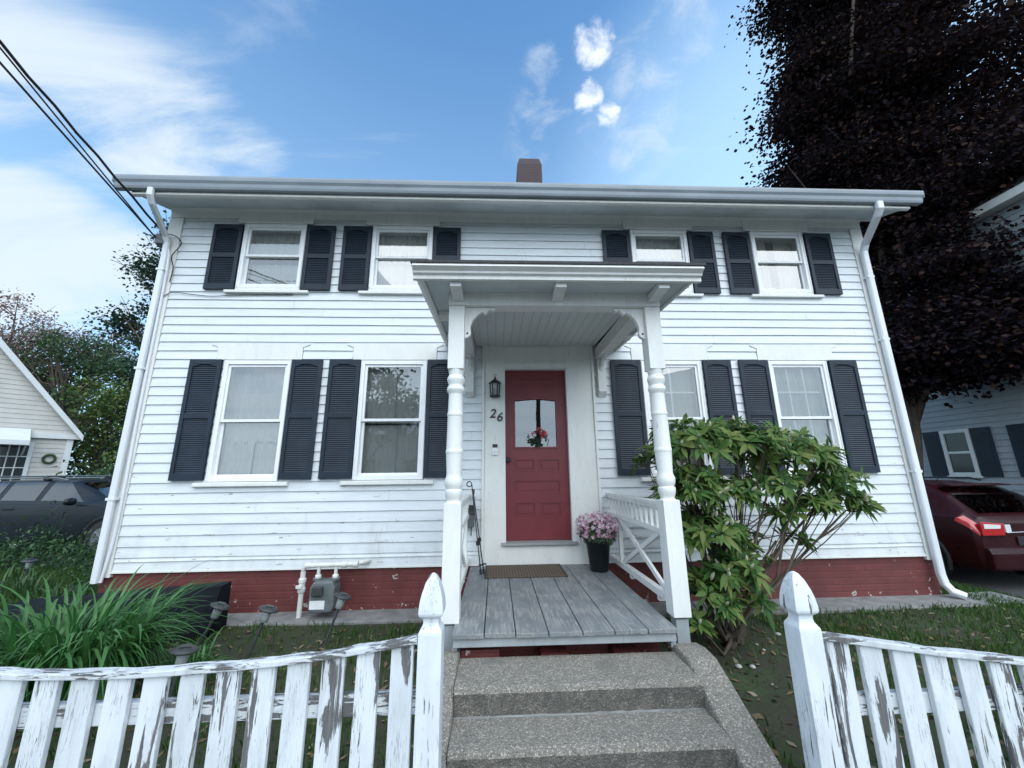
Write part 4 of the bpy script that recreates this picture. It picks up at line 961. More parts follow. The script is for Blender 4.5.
# rhododendron
def rhododendron():
    rg = np.random.default_rng(21); base = np.array([1.98, -1.02, 0.0])
    t = thing('rhododendron', 'leggy green rhododendron shrub with pale buds growing beside the porch post', 'shrub', tuple(base))
    # masses of the crown read off as ellipsoids: centre, radii, whorl count
    lobes = [((1.80, -1.10, 1.62), (.34, .36, .30), 68), ((2.32, -1.00, 1.68), (.42, .40, .26), 73), ((2.86, -.95, 1.52), (.42, .38, .26), 60), ((1.72, -1.16, 1.22), (.24, .32, .30), 56), ((1.84, -1.15, .88), (.28, .32, .24), 48),
             ((3.26, -.92, 1.30), (.26, .30, .22), 26), ((3.40, -.92, 1.08), (.20, .2, .14), 20), ((3.05, -.98, 1.12), (.26, .22, .12), 17), ((2.75, -1.0, 1.02), (.20, .2, .10), 9), ((2.62, -1.00, 1.30), (.30, .30, .16), 22), ((1.62, -.78, 1.50), (.18, .24, .26), 15), ((2.16, -1.02, .66), (.24, .24, .18), 22), ((1.72, -1.25, .42), (.18, .22, .18), 20), ((1.62, -1.35, .22), (.14, .16, .10), 8), ((1.98, -1.3, .58), (.20, .2, .18), 17), ((2.08, -1.18, .36), (.22, .2, .14), 9), ((2.6, -.95, .80), (.28, .2, .08), 7), ((2.12, -1.05, 1.22), (.24, .28, .18), 20)]
    tips = []
    for c, r, n in lobes:
        v = unit(rg.normal(size=(n, 3))); v[:, 2] = np.abs(v[:, 2]) * .9 + v[:, 2] * .1; rad = .55 + .5 * rg.random((n, 1)) ** .6
        tips.append(np.array(c) + v * rad * np.array(r))
    lobe_of = np.concatenate([[i] * l[2] for i, l in enumerate(lobes)]); tips = np.concatenate(tips)
    P, D, U, Ln, Wd, Dr = [], [], [], [], [], []; bp = []
    for k, p in enumerate(tips):
        c = np.array(lobes[lobe_of[k]][0]); ax = unit(p - c + np.array([0, -.08, .22]) + rg.normal(size=3) * .12); n = rg.integers(8, 13); ph = rg.random() * 6
        a1 = unit(np.cross(ax, [.2, .1, .95])); a2 = np.cross(ax, a1)
        for q in range(n):
            th = ph + 2 * PI * q / n + rg.normal() * .15; tilt = .02 + .75 * rg.random()
            d = unit((math.cos(th) * a1 + math.sin(th) * a2) + ax * (tilt - .1)); P.append(p + d * .012 + ax * rg.normal() * .012); D.append(d); U.append(unit(ax + rg.normal(size=3) * .15)); Ln.append(.075 + .075 * rg.random()); Wd.append(.030 + .018 * rg.random()); Dr.append(.05 + .55 * rg.random() ** 1.5)
        if rg.random() < .38: bp.append((p + ax * .02, ax))
    V, F = leaf_rows(np.array(P), np.array(D), np.array(U), np.array(Ln), np.array(Wd), np.array(Dr))
    poly_mesh('foliage', V - base, F, M['rhodo'], t)
    m_ = MB()
    for p, ax in bp:
        p = np.array(p) - base; s = .8 + .5 * rg.random(); m_.tube([p, p + ax * .018 * s, p + ax * .04 * s, p + ax * .058 * s], [.006 * s, .013 * s, .011 * s, .002], 6)
    m_.build('buds', M['bud'], t)['kind'] = 'stuff'
    # branches
    m_ = MB(); fork = [(base + np.array(o)) for o in ((-.02, 0, .0), (.06, .05, .0), (.0, -.08, .0), (.12, -.02, 0), (-.1, .04, 0))]
    for i, (c, r, n) in enumerate(lobes):
        c = np.array(c); f = fork[i % 5]; mid = f * .5 + c * .5 + np.array([rg.normal() * .06, rg.normal() * .06, -.02 if c[0] > 2.4 else -.1]); low = f * .85 + c * .15 + np.array([rg.normal() * .03, rg.normal() * .03, .05])
        ax = [f, low, mid, c]; pts = [Vector(a) for a in ax]; cur = [pts[0].lerp(pts[1], s) for s in (0, .5)] + [pts[1].lerp(pts[2], s) for s in (0, .5)] + [pts[2].lerp(pts[3], s) for s in (0, .5, 1)]
        cur = [p + Vector(rg.normal(size=3) * .012) for p in cur]
        m_.tube([p - Vector(base) for p in cur], [.024, .021, .018, .016, .014, .011, .008], 7)
        for p in tips[lobe_of == i]:
            if rg.random() < .13:
                a = cur[rg.integers(3, 7)]; b = Vector(p); md = a.lerp(b, .5) + Vector((0, 0, -.03)); m_.tube([a - Vector(base), md - Vector(base), b - Vector(base)], [.006, .005, .003], 5, cap=False)
    for s in range(7):   # bare, twiggy stems in the open middle
        a = Vector((2.1 + rg.random() * .4, -1.0, .7 + rg.random() * .3)); b = a + Vector((.25 + .5 * rg.random(), rg.normal() * .1, .1 + .2 * rg.normal())); m_.tube([a - Vector(base), a.lerp(b, .5) - Vector(base) + Vector((0, 0, .04)), b - Vector(base)], [.006, .004, .002], 5, cap=False)
    m_.build('branches', M['bark'], t)
rhododendron()

# daylily clump
def blades(name, label, cat, base, n, spread, hmin, hmax, mat, seed, wid=.016, group=None):
    rg = np.random.default_rng(seed); V = []; F = []; ns = 9
    for k in range(n):
        a = rg.random() * 2 * PI; r = spread * math.sqrt(rg.random()); p = np.array([r * math.cos(a), r * math.sin(a) * .7, 0]); out = a + rg.normal() * .7
        Ln = (hmin + (hmax - hmin) * rg.random()); reach = Ln * (.18 + .62 * rg.random()); w = wid * (.6 + .6 * rg.random()); d = np.array([math.cos(out), math.sin(out), 0]); s = np.array([-math.sin(out), math.cos(out), 0])
        bend = .75 + .95 * rg.random(); o = len(V)
        for i in range(ns + 1):
            t = i / ns; z = Ln * (1.25 * t - bend * .62 * t ** 2.4) ; x = reach * t ** 1.6
            ww = w * (1 - t ** 3) * .5 + .0006; c = p + d * x + np.array([0, 0, z]); V += [c - s * ww + np.array([0, 0, ww * .35]), c, c + s * ww + np.array([0, 0, ww * .35])]
        for i in range(ns):
            b = o + i * 3; F += [(b, b + 1, b + 4, b + 3), (b + 1, b + 2, b + 5, b + 4)]
    V = np.array(V) + np.array(base)
    V[:, 2] = np.maximum(V[:, 2], -.01)
    ob = poly_mesh(name, V, F, mat, None, base); tag(ob, label, cat, group); return ob
blades('daylily', 'large fountain of long green daylily blades behind the dipped picket fence', 'plant', (-2.90, -1.62, -.01), 700, .42, .55, 1.02, M['lily'], 4, .025)
blades('daylily', 'smaller tuft of daylily blades behind the fence at the edge of the yard', 'plant', (-3.95, -1.4, -.01), 240, .36, .30, .48, M['lily'], 5, .018)
blades('daylily', 'low tuft of grassy blades in front of the black cover', 'plant', (-2.25, -1.42, -.01), 80, .16, .25, .45, M['lily'], 6, .014)
blades('ornamental_grass', 'arching grass tuft in the weedy bed near the dark car', 'plant', (-6.1, .95, 0), 60, .3, .25, .50, M['weed'], 7, .016)
blades('ornamental_grass', 'broad bladed tuft at the house corner beside the weedy bed', 'plant', (-5.15, .45, 0), 50, .25, .2, .38, M['weed'], 8, .018)

def weed(name, label, c, r, h, n, mat, seed, size=.05, cat='plant', flowers=0):
    rg = np.random.default_rng(seed); t = thing(name, label, cat, c); v = rg.normal(size=(n, 3)) * np.array([r, r * .8, h * .32]) * .55; v[:, 2] = np.abs(v[:, 2]) * 2.2 + h * .12 * rg.random(n); P = v
    D = unit(rg.normal(size=(n, 3)) + np.array([0, 0, .35])); U = unit(rg.normal(size=(n, 3)) * .5 + np.array([0, 0, 1.])); s = size * (.6 + .8 * rg.random(n))
    V, F = leaf_rows(P, D, U, s, s * .45, .2 + .4 * rg.random(n)); poly_mesh('leaves', V, F, mat, t)
    m_ = MB()
    for k in range(26):
        p = P[rg.integers(n)]; m_.tube([(p[0] * .4, p[1] * .4, -.01), (p[0] * .8, p[1] * .8, p[2] * .5), tuple(p)], [.004, .003, .002], 5, cap=False)
    m_.build('stems', M['weed'], t)
    if flowers: flower_cloud('petals', flowers, (0, 0, h * .45), r * .6, .05, M['whitepetal'], t, (0, 0, 0), .3, seed + 1, 6)
weed('bush', 'low leafy weeds with white flowers beside the dark car', (-8.5, 2.6, 0), .45, .6, 700, M['weed'], 31, .07, 'bush', 9)
weed('bush', 'leafy weeds below the middle of the dark car', (-7.6, 2.5, 0), .5, .62, 900, M['weed'], 32, .06, 'bush')
weed('bush', 'dark leafy weeds between the dark car and the house corner', (-6.6, 2.3, 0), .5, .55, 900, M['weed'], 33, .055, 'bush')
weed('bush', 'clump of weeds at the left edge of the yard behind the fence', (-5.6, -.3, 0), .5, .35, 700, M['weed'], 34, .05, 'bush')
weed('bush', 'spreading weeds halfway between the fence and the dark car', (-6.7, .4, 0), .6, .42, 900, M['weed'], 35, .055, 'bush')
weed('bush', 'small weeds against the house corner beyond the downspout', (-5.2, 1.2, 0), .4, .40, 600, M['weed'], 36, .05, 'bush')
weed('bush', 'thin sapling with dark leaves standing up against the dark car door', (-7.75, 2.7, .3), .16, .75, 130, M['darkgreen'], 37, .06, 'bush')

def tree(name, label, base, trunk_top, trunk_r, blobs, leafmat, seed, leaf=.14, per=60, limbs=40, clump=.55, flat=.6, bark='bark', droop=.2, core=0):
    """blobs: (centre, radii, number of leaf clumps); a clump is a loose spray of leaves at a twig's end"""
    rg = np.random.default_rng(seed); base = np.array(base, float); t = thing(name, label, 'tree', tuple(base))
    C = []
    for c, r, n in blobs:
        v = unit(rg.normal(size=(n, 3))); rad = (.35 + .65 * rg.random((n, 1)) ** .55); C.append(np.array(c) + v * rad * np.array(r))
    C = np.concatenate(C); n = len(C)
    cs = clump * (.55 + .8 * rg.random(n)); nl = np.maximum(6, (per * (cs / clump) ** 1.5)).astype(int)
    ids = np.repeat(np.arange(n), nl); m = len(ids)
    off = rg.normal(size=(m, 3)) * np.array([1, 1, flat]) * .5
    P = C[ids] + off * cs[ids][:, None]
    D = unit(off * np.array([1, 1, .4]) + rg.normal(size=(m, 3)) * .6 + np.array([0, 0, -.25])); U = unit(rg.normal(size=(m, 3)) * .55 + np.array([0, 0, 1.0]))
    s = leaf * (.6 + .8 * rg.random(m)); S = unit(np.cross(D, U))
    # broad pointed leaf: six-sided
    V = np.stack([P, P + D * (s * .35)[:, None] + S * (s * .42)[:, None], P + D * (s * .75)[:, None] + S * (s * .3)[:, None] - U * (s * .08)[:, None], P + D * s[:, None] - U * (s * droop)[:, None], P + D * (s * .75)[:, None] - S * (s * .3)[:, None] - U * (s * .08)[:, None], P + D * (s * .35)[:, None] - S * (s * .42)[:, None]], 1).reshape(-1, 3) - base
    poly_mesh('crown', V, np.arange(m * 6).reshape(m, 6), leafmat, t)
    m_ = MB(); tt = np.array(trunk_top, float); k = 6
    path = [base + (tt - base) * i / k + (rg.normal(size=3) * np.array([.06, .06, 0]) * (i > 0)) for i in range(k + 1)]
    m_.tube([p - base for p in path], [trunk_r * (1.25 if i == 0 else 1 - .6 * i / k) for i in range(k + 1)], 10)
    pick = rg.permutation(n)[:limbs]
    for i in pick:
        s0 = path[rg.integers(2, k + 1)]; e = C[i]; ln = np.linalg.norm(e - s0); md = s0 * .5 + e * .5 + np.array([0, 0, ln * .10]) + rg.normal(size=3) * ln * .05
        r0 = min(trunk_r * .45, .02 + ln * .014); q1 = s0 * .75 + md * .25 ; m_.tube([s0 - base, (s0 + md) / 2 - base, md - base, (md + e) / 2 - base, e - base], [r0, r0 * .8, r0 * .6, r0 * .35, r0 * .12], 6, cap=False)
        for q in range(2):
            e2 = e + rg.normal(size=3) * clump * .9; m_.tube([(md + e) / 2 - base, e2 - base], [r0 * .3, r0 * .08], 5, cap=False)
    m_.build('trunk', M[bark], t)
    return t
# crimson maple over the driveway
tree('maple_tree', 'huge dark crimson maple spreading over the driveway between the two houses', (10.3, 4.7, -.25), (10.9, 4.7, 7.5), .22,
     [((13.8, 4.8, 11.8), (4.2, 3.6, 4.6), 250), ((12.6, 4.4, 8.8), (2.7, 2.6, 1.6), 52), ((14.6, 4.0, 7.6), (2.9, 2.2, 2.0), 24), ((11.2, 3.6, 6.4), (1.5, 1.3, 1.0), 22), ((12.4, 2.6, 5.1), (1.6, 1.0, .6), 17), ((11.0, 4.6, 10.8), (1.6, 1.8, 2.3), 66), ((11.1, 4.4, 14.4), (1.6, 2.0, 2.0), 60), ((11.3, 4.4, 17.2), (1.7, 2.0, 1.6), 50), ((10.2, 4.5, 13.0), (.9, 1.2, 1.2), 18), ((10.0, 4.5, 9.2), (.8, 1.0, 1.2), 16), ((10.8, 4.4, 8.2), (1.2, 1.2, 1.0), 30), ((10.6, 3.4, 4.6), (.8, .7, .7), 18), ((12.2, 2.4, 4.2), (1.0, .6, .4), 12), ((11.1, 3.2, 4.0), (.8, .6, .4), 12), ((10.3, 4.2, 3.9), (.6, .6, .7), 16), ((9.45, 4.6, 9.7), (.6, .6, .4), 6), ((9.5, 4.6, 12.0), (.6, .6, .5), 6), ((9.5, 4.6, 7.6), (.5, .6, .4), 5)],
     M['maple'], 51, leaf=.10, per=400, limbs=46, clump=.80, flat=.42)
# trees behind the left neighbour
tree('tree', 'dark green tree rising close behind the corner with the service wires', (-13.3, 11.5, 0), (-13.0, 11.5, 6), .2,
     [((-15.3, 12.2, 8.0), (2.0, 1.3, 1.1), 26), ((-13.9, 11.5, 9.3), (1.6, 1.4, 1.5), 32), ((-14.6, 12, 6.2), (1.8, 1.4, 1.6), 28), ((-13.4, 11.5, 11.2), (1.2, 1.2, 1.5), 24), ((-15.2, 12.0, 10.6), (.9, .5, .18), 8), ((-14.6, 12.0, 12.0), (.8, .5, .2), 8)], M['darkgreen'], 52, leaf=.11, per=150, limbs=60, clump=.75)
tree('tree', 'broad mid green tree beyond the tan house and its gable', (-25.5, 19, 0), (-25.5, 19, 6), .28,
     [((-26.0, 19, 8.3), (3.0, 2.0, 2.0), 44), ((-23.6, 19, 6.2), (2.8, 1.6, 2.6), 32), ((-28.0, 19, 6.5), (2.5, 2, 2), 26), ((-22.2, 18.5, 8.0), (1.9, 1.4, 1.0), 16)], M['green'], 53, leaf=.13, per=110, limbs=70, clump=.75)
tree('tree', 'pinkish budding tree with bare twigs above the tan gable', (-31.5, 20, 0), (-31.5, 20, 8), .22,
     [((-32.2, 20, 10.6), (3.2, 2.6, 2.9), 110), ((-29.0, 20.5, 9.4), (3.2, 2.2, 1.6), 70), ((-26.6, 20.5, 9.9), (2.0, 1.8, 1.3), 30)], M['pinkbud'], 54, leaf=.13, per=42, limbs=60, clump=.75)
tree('tree', 'yellow green young tree beside the house corner behind the dark car', (-15.2, 11.0, 0), (-15.3, 11.0, 3), .10,
     [((-15.3, 11.0, 4.0), (1.2, 1.2, 1.6), 34), ((-14.6, 11.0, 2.4), (1.2, 1.2, 1.2), 26), ((-16.4, 11.5, 2.4), (1.0, 1.0, 1.2), 24)], M['limegreen'], 55, leaf=.10, per=110, limbs=30, clump=.6)
tree('tree', 'distant green tree filling the gap between the tan house and the corner', (-24.0, 24, 0), (-24, 24, 4), .2,
     [((-24, 24, 3.4), (4.2, 1.6, 2.4), 46), ((-28, 25, 4.5), (3, 1.6, 3.0), 28), ((-20.5, 23, 2.2), (3, 1.6, 1.9), 34)], M['green'], 56, leaf=.14, per=90, limbs=40, clump=.9)
# far hedge behind cars on the left, beyond the driveway
weed('bush', 'shrubs growing along the far end of the left driveway', (-12.6, 9.2, 0), 1.6, 1.9, 2600, M['green'], 40, .16, 'bush')

# ------------------------------------------------------------------ neighbours
def lap_wall(mb, p0, p1, z0, z1, sp, nrm, zclip=None, lap=.016):
    """horizontal lapped siding on a vertical plane from p0 to p1; zclip(t) gives the roof line"""
    p0 = Vector(p0); p1 = Vector(p1); nrm = Vector(nrm); z = z0
    while z < z1 - .001:
        zb = min(z + sp, z1); a, b = 0.0, 1.0
        if zclip: a, b = zclip((z + zb) / 2)
        if b - a > .01:
            q0 = p0.lerp(p1, a); q1 = p0.lerp(p1, b)
            def pt(q, zz, o): return (q.x + nrm.x * o, q.y + nrm.y * o, zz)
            mb.add([pt(q0, z, lap), pt(q1, z, lap), pt(q1, zb, .002), pt(q0, zb, .002), pt(q0, z, 0), pt(q1, z, 0)], [(0, 1, 2, 3), (0, 4, 5, 1)])
        z = zb
HC = (-14.3, 9.0, 0)
th = thing('house', 'tan sided neighbour house with a steep gable behind the dark car', 'house', HC, rz=R(52))
GXr, GXl, ez = 0.0, -5.3, 2.97; cxm = (GXr + GXl) / 2; pk = ez + (GXr - GXl) / 2 * 1.28; BD = 7.0
w_ = MB()
def gclip(zz):
    if zz <= ez: return (0, 1)
    k = (zz - ez) / (pk - ez) / 2; return (k, 1 - k)
lap_wall(w_, (GXl, 0, 0), (GXr, 0, 0), 0.3, pk, .15, (0, -1, 0), gclip); lap_wall(w_, (GXr + .01, 0, 0), (GXr + .01, BD, 0), .3, ez, .15, (1, 0, 0))
w_.box(GXl + .03, GXr - .03, .02, BD, .0, ez); w_.prism([(GXl + .03, ez), (GXr - .03, ez), (cxm, pk - .03)], 'y', .02, BD)
w_.build('wall', M['tan'], th)
m_ = MB()
for q in (1, -1):
    xe = cxm + q * ((GXr - GXl) / 2 + .20); ze = ez - .256
    m_.add([(cxm, -.22, pk + .02), (xe, -.22, ze), (xe, BD + .2, ze), (cxm, BD + .2, pk + .02), (cxm, -.22, pk + .14), (xe, -.22, ze + .12), (xe, BD + .2, ze + .12), (cxm, BD + .2, pk + .14)], [(0, 1, 2, 3), (4, 7, 6, 5), (0, 4, 5, 1), (1, 5, 6, 2), (2, 6, 7, 3)])
m_.build('roof', M['shingle'], th)
m_ = MB()
for q in (1, -1):
    xe = cxm + q * ((GXr - GXl) / 2 + .20); ze = ez - .256
    m_.add([(cxm, -.23, pk + .15), (xe, -.23, ze + .13), (xe, -.23, ze - .06), (cxm, -.23, pk - .10), (cxm, -.02, pk - .10), (xe, -.02, ze - .06)], [(0, 1, 2, 3), (3, 2, 5, 4)])
m_.box(-1.0, GXr + .18, -.10, -.019, ez - .26, ez - .10); m_.box(GXr - .13, GXr + .02, -.03, -.018, .3, ez - .261)
m_.build('rake_board', M['tantrim'], th)
wi = MB(); wx0, wx1, wz0, wz1 = -1.75, -.80, 1.0, 2.55
for a, b, c, d_ in ((wx0, wx0 + .09, wz0, wz1), (wx1 - .09, wx1, wz0, wz1), (wx0 + .09, wx1 - .09, wz0, wz0 + .09), (wx0 + .09, wx1 - .09, wz1 - .09, wz1)): wi.box(a, b, -.07, -.018, c, d_)
for k in range(1, 4): x = wx0 + .09 + (wx1 - wx0 - .18) * k / 4; wi.box(x - .014, x + .014, -.05, -.03, wz0 + .09, wz1 - .09)
for k in range(1, 4): z = wz0 + .09 + (wz1 - wz0 - .18) * k / 4; wi.box(wx0 + .09, wx1 - .09, -.049, -.031, z - .014, z + .014)
wo = wi.build('window', M['tantrim'], th)
M['darkpane'] = simple('dark_window_interior', (.02, .024, .026), .08, .1, 3)
m_ = MB(); m_.box(wx0 + .09, wx1 - .09, -.028, -.019, wz0 + .09, wz1 - .09); m_.build('pane', M['darkpane'], wo)
aw = MB(); aw.prism([(-.02, 2.99), (-.85, 2.58), (-.85, 2.53), (-.02, 2.94)], 'x', -2.9, -.95)
aw.prism([(-.84, 2.58), (-.86, 2.58), (-.86, 2.44), (-.84, 2.44)], 'x', -2.9, -.95); ao = aw.build('awning', M['tantrim'], th)
m_ = MB(); m_.tube([(-1.0, -.83, 2.5), (-1.0, -.02, 2.15)], .018, 6); m_.tube([(-2.85, -.83, 2.5), (-2.85, -.02, 2.15)], .018, 6); m_.build('awning_arm', M['tantrim'], ao)
m_ = MB(); m_.tube([(.13 * math.cos(a), 0, .13 * math.sin(a)) for a in np.linspace(0, 2 * PI, 20)], .035, 7)
wr = m_.build('wreath', M['green']); q_ = Matrix.Rotation(R(52), 3, 'Z') @ Vector((-.42, -.06, 0)); wr.location = (HC[0] + q_.x, HC[1] + q_.y, 2.06); wr.rotation_euler = (0, 0, R(52)); tag(wr, 'small round wreath hung on the tan siding above the dark car', 'wreath')

loc = (12, 5, -.25)
nh = thing('house', 'grey sided neighbour house shaded by the crimson maple', 'house', loc)
w_ = MB(); NX = 12.0; y0n, y1n = -1.0, 10.5; lap_wall(w_, (NX, y0n, 0), (NX, y1n, 0), .35, 7.6, .145, (-1, 0, 0), None, .024); w_.box(NX + .001, NX + 8, y0n, y1n, -.3, 7.6)
lap_wall(w_, (NX, y0n, 0), (NX + 8, y0n, 0), .35, 7.6, .145, (0, -1, 0)); w_.build('wall', M['grey_siding'], nh, off=loc)
m_ = MB(); m_.box(NX - .03, NX - .017, y0n, y1n, -.3, .35); m_.build('foundation', M['concrete'], nh, off=loc)
m_ = MB(); m_.add([(NX - .35, y0n - .3, 7.5), (NX - .35, y1n + .3, 7.5), (NX + 4, y1n + .3, 10.4), (NX + 4, y0n - .3, 10.4), (NX + 8.4, y0n - .3, 7.5), (NX + 8.4, y1n + .3, 7.5)], [(0, 1, 2, 3), (3, 2, 5, 4), (0, 3, 4), (1, 5, 2)]); m_.build('roof', M['shingle'], nh, off=loc)
m_ = MB(); m_.box(NX - .36, NX - .34, y0n - .3, y1n + .3, 7.38, 7.58); m_.box(NX - .34, NX, y0n - .3, y1n + .3, 7.40, 7.42); m_.build('fascia', M['trim'], nh, off=loc)
def side_window(ya, yb, z0, z1, sh=(1, 1)):
    m_ = MB(); e = .085
    for a, b, c, d_ in ((ya, ya + e, z0, z1), (yb - e, yb, z0, z1), (ya + e, yb - e, z0, z0 + e), (ya + e, yb - e, z1 - e, z1)): m_.box(NX - .06, NX - .017, a, b, c, d_)
    zm = (z0 + z1) / 2; m_.box(NX - .055, NX - .03, ya + e, yb - e, zm - .03, zm + .03); m_.box(NX - .08, NX - .018, ya - .04, yb + .04, z0 - .05, z0 - .001)
    w = m_.build('window', M['trim'], nh, off=loc, bevel=.003)
    m_ = MB(); m_.box(NX - .028, NX - .018, ya + e, yb - e, z0 + e, z1 - e); m_.build('pane', M['darkpane'], w, off=loc)
    for k, (a, b) in enumerate(((yb + .02, yb + .42), (ya - .42, ya - .02))):
        if not sh[k]: continue
        m_ = MB(); m_.box(NX - .05, NX - .022, a, b, z0 - .02, z1); zz = z0 + .06
        while zz < z1 - .08: m_.box(NX - .056, NX - .0505, a + .05, b - .05, zz, zz + .02); zz += .04
        m_.build('shutter', M['shutter'], nh, off=loc)
side_window(4.58, 5.24, 1.25, 2.42); side_window(2.75, 3.42, 1.25, 2.42); side_window(4.4, 5.1, 4.3, 5.6); side_window(2.6, 3.3, 4.3, 5.6)

# ------------------------------------------------------------------ cars
def catmull(pts, t):
    n = len(pts) - 1; x = min(max(t * n, 0), n - 1e-6); i = int(x); f = x - i; p = lambda k: np.array(pts[min(max(k, 0), n)])
    a, b, c, d = p(i - 1), p(i), p(i + 1), p(i + 2); return .5 * ((2 * b) + (c - a) * f + (2 * a - 5 * b + 4 * c - d) * f * f + (3 * b - a - 3 * c + d) * f ** 3)
def car(label, loc, rz_, paint, St, group=None):
    """St rows: x, half width, bottom, belt, top, half width of the roof; x runs from tail (0) to nose"""
    t = thing('parked_car', label, 'car', loc, group, rz_); St = np.array(St, float)
    def par(x): return [np.interp(x, St[:, 0], St[:, k]) for k in range(1, 6)]
    def ring(x):
        hw, zb, zl, zt, tw = par(x); up = zt - zl
        return [(0, zb), (hw * .82, zb), (hw * .955, zb + .05), (hw * .99, zb + .22), (hw, zb + (zl - zb) * .62), (hw * .985, zl - .05), (hw * .955, zl), (hw * .955 + (tw - hw * .955) * .5, zl + up * .5), (tw + .015, zl + up * .86), (tw * .86, zl + up * .965), (tw * .5, zl + up * .995), (0, zt)]
    def P(x, q, side, off=0):
        rg = ring(x); c = catmull(rg, q / 11); 
        if off:
            c2 = catmull(rg, min(q + .05, 11) / 11); c1 = catmull(rg, max(q - .05, 0) / 11); d = c2 - c1; d /= np.linalg.norm(d) + 1e-9; c = c + np.array([d[1], -d[0]]) * off
        return (x, side * c[0], c[1])
    xs_ = np.unique(np.concatenate([np.linspace(St[0, 0], St[-1, 0], 70), St[:, 0]])); qs = np.linspace(0, 11, 45); m_ = MB(); rows = []
    for x in xs_: rows.append([P(x, q, 1) for q in qs] + [P(x, q, -1) for q in qs[::-1][1:]])
    k = len(rows[0]); vs = [v for r in rows for v in r]
    m_.add(vs, [(i * k + j, (i + 1) * k + j, (i + 1) * k + j + 1, i * k + j + 1) for i in range(len(rows) - 1) for j in range(k - 1)], 0, True)
    m_.add(rows[0], [tuple(range(k))]); m_.add(rows[-1], [tuple(range(k))[::-1]])
    m_.build('body', paint, t)
    def patch(name, xa, xb, q0, q1, sides, mat, off=.005, nx_=14, nq=10):
        if name == 'side_window' and len(sides) == 2:
            for q in sides: patch(name, xa, xb, q0, q1, (q,), mat, off, nx_, nq)
            return
        """xa, xb: functions or numbers giving the ends of the patch at height fraction u"""
        m2 = MB()
        for s in sides:
            g_ = []
            for i in range(nx_ + 1):
                for j in range(nq + 1):
                    u = j / nq; a = xa(u) if callable(xa) else xa; b = xb(u) if callable(xb) else xb; g_.append(P(a + (b - a) * i / nx_, q0 + (q1 - q0) * u, s, off))
            m2.add(g_, [(i * (nq + 1) + j, (i + 1) * (nq + 1) + j, (i + 1) * (nq + 1) + j + 1, i * (nq + 1) + j + 1) for i in range(nx_) for j in range(nq)], 0, True)
        return m2.build(name, mat, t)
    def wheel(x, s, r=.33):
        hw = par(x)[0]; m2 = MB(); m2.lathe([(r * .62, -.10), (r * .93, -.11), (r, -.07), (r, .07), (r * .93, .11), (r * .62, .10)], (0, 0, 0), 28); w = m2.build('wheel', M['rubber'], t); w.location = (x, s * (hw - .085), r); w.rotation_euler = (R(90), 0, 0)
        m2 = MB(); m2.lathe([(.05, .0), (r * .62, .02), (r * .64, .05)], (0, 0, .06 * -s), 24)
        for q in range(5):
            a = 2 * PI * q / 5; m2.tube([(.03 * math.cos(a), .03 * math.sin(a), -.115 * s), (r * .6 * math.cos(a), r * .6 * math.sin(a), -.10 * s)], .03, 6)
        m2.build('rim', M['greymetal'], w)
        # dark arch around the wheel
        m2 = MB(); pts = [(x + (r + .055) * math.cos(a), .99 * s * hw * (1.004), r + (r + .055) * math.sin(a)) for a in np.linspace(-.35, PI + .35, 22)]; m2.tube(pts, .032, 6); m2.build('wheel_arch', M['rubber'], t)
    return t, patch, wheel, P, par
# left: dark wagon, side-on, nose towards the house
St = [(0, .70, .42, .85, .92, .62), (.06, .80, .33, .95, 1.02, .66), (.30, .86, .27, .99, 1.22, .66), (.62, .885, .25, .99, 1.355, .64), (1.2, .89, .22, .985, 1.40, .64), (2.0, .89, .20, .975, 1.41, .64), (2.55, .89, .20, .965, 1.385, .62), (2.95, .89, .21, .955, 1.22, .63), (3.28, .885, .23, .955, 1.03, .70), (3.6, .87, .27, .92, .985, .72), (4.1, .84, .28, .84, .91, .70), (4.42, .74, .30, .72, .76, .6), (4.52, .60, .36, .62, .64, .5)]
cl = (-10.75, 4.0, .02)
t, patch, wheel, P, par = car('dark blue black wagon with roof rails parked in the left driveway', cl, 0, M['car_black'], St)
patch('side_window', lambda u: .66 + .25 * u, lambda u: 1.42 - .0 * u, 6.25, 8.1, (-1, 1), M['carglass'], .006)
patch('side_window', lambda u: 1.52, lambda u: 2.13 - .0 * u, 6.25, 8.1, (-1, 1), M['carglass'], .006)
patch('side_window', lambda u: 2.24, lambda u: 3.02 - .52 * u, 6.25, 8.1, (-1, 1), M['carglass'], .006)
patch('windshield', lambda u: 2.66, lambda u: 3.26, 8.75, 11, (-1, 1), M['carglass'], .006)
patch('rear_window', lambda u: .1, lambda u: .5, 8.75, 11, (-1, 1), M['carglass'], .006)
for s in (-1, 1):
    wheel(.86, s); wheel(3.55, s)
    m_ = MB(); m_.tube([(.75, s * .62, 1.385), (.9, s * .62, 1.425), (2.2, s * .62, 1.43), (2.42, s * .61, 1.385)], .017, 8); m_.build('roof_rail', M['greymetal'], t)
    for x in (1.02, 2.02): m_ = MB(); m_.box(x - .06, x + .06, s * .60 - .035, s * .60 + .035, 1.385, 1.455); m_.build('rack_foot', M['rubber'], t, bevel=.012)
    m_ = MB(); m_.lathe([(.02, -.09), (.075, -.06), (.09, 0), (.07, .07), (.02, .09)], (0, 0, 0), 10); o = m_.build('mirror', M['car_black'], t); o.location = (2.92, s * .98, 1.0); o.rotation_euler = (R(90), 0, 0); o.scale = (.7, .8, 1.1)
    m_ = MB(); m_.box(1.66, 1.84, s * .885 - .012, s * .885 + .012, .86, .89); m_.build('door_handle', M['car_black'], t, bevel=.006)
for x in (1.02, 2.02): m_ = MB(); m_.tube([(x, -.64, 1.465), (x, .64, 1.465)], .015, 8); m_.build('roof_bar', M['greymetal'], t)
m_ = MB(); m_.box(3.0, 3.02, -.3, .3, .55, .57); 
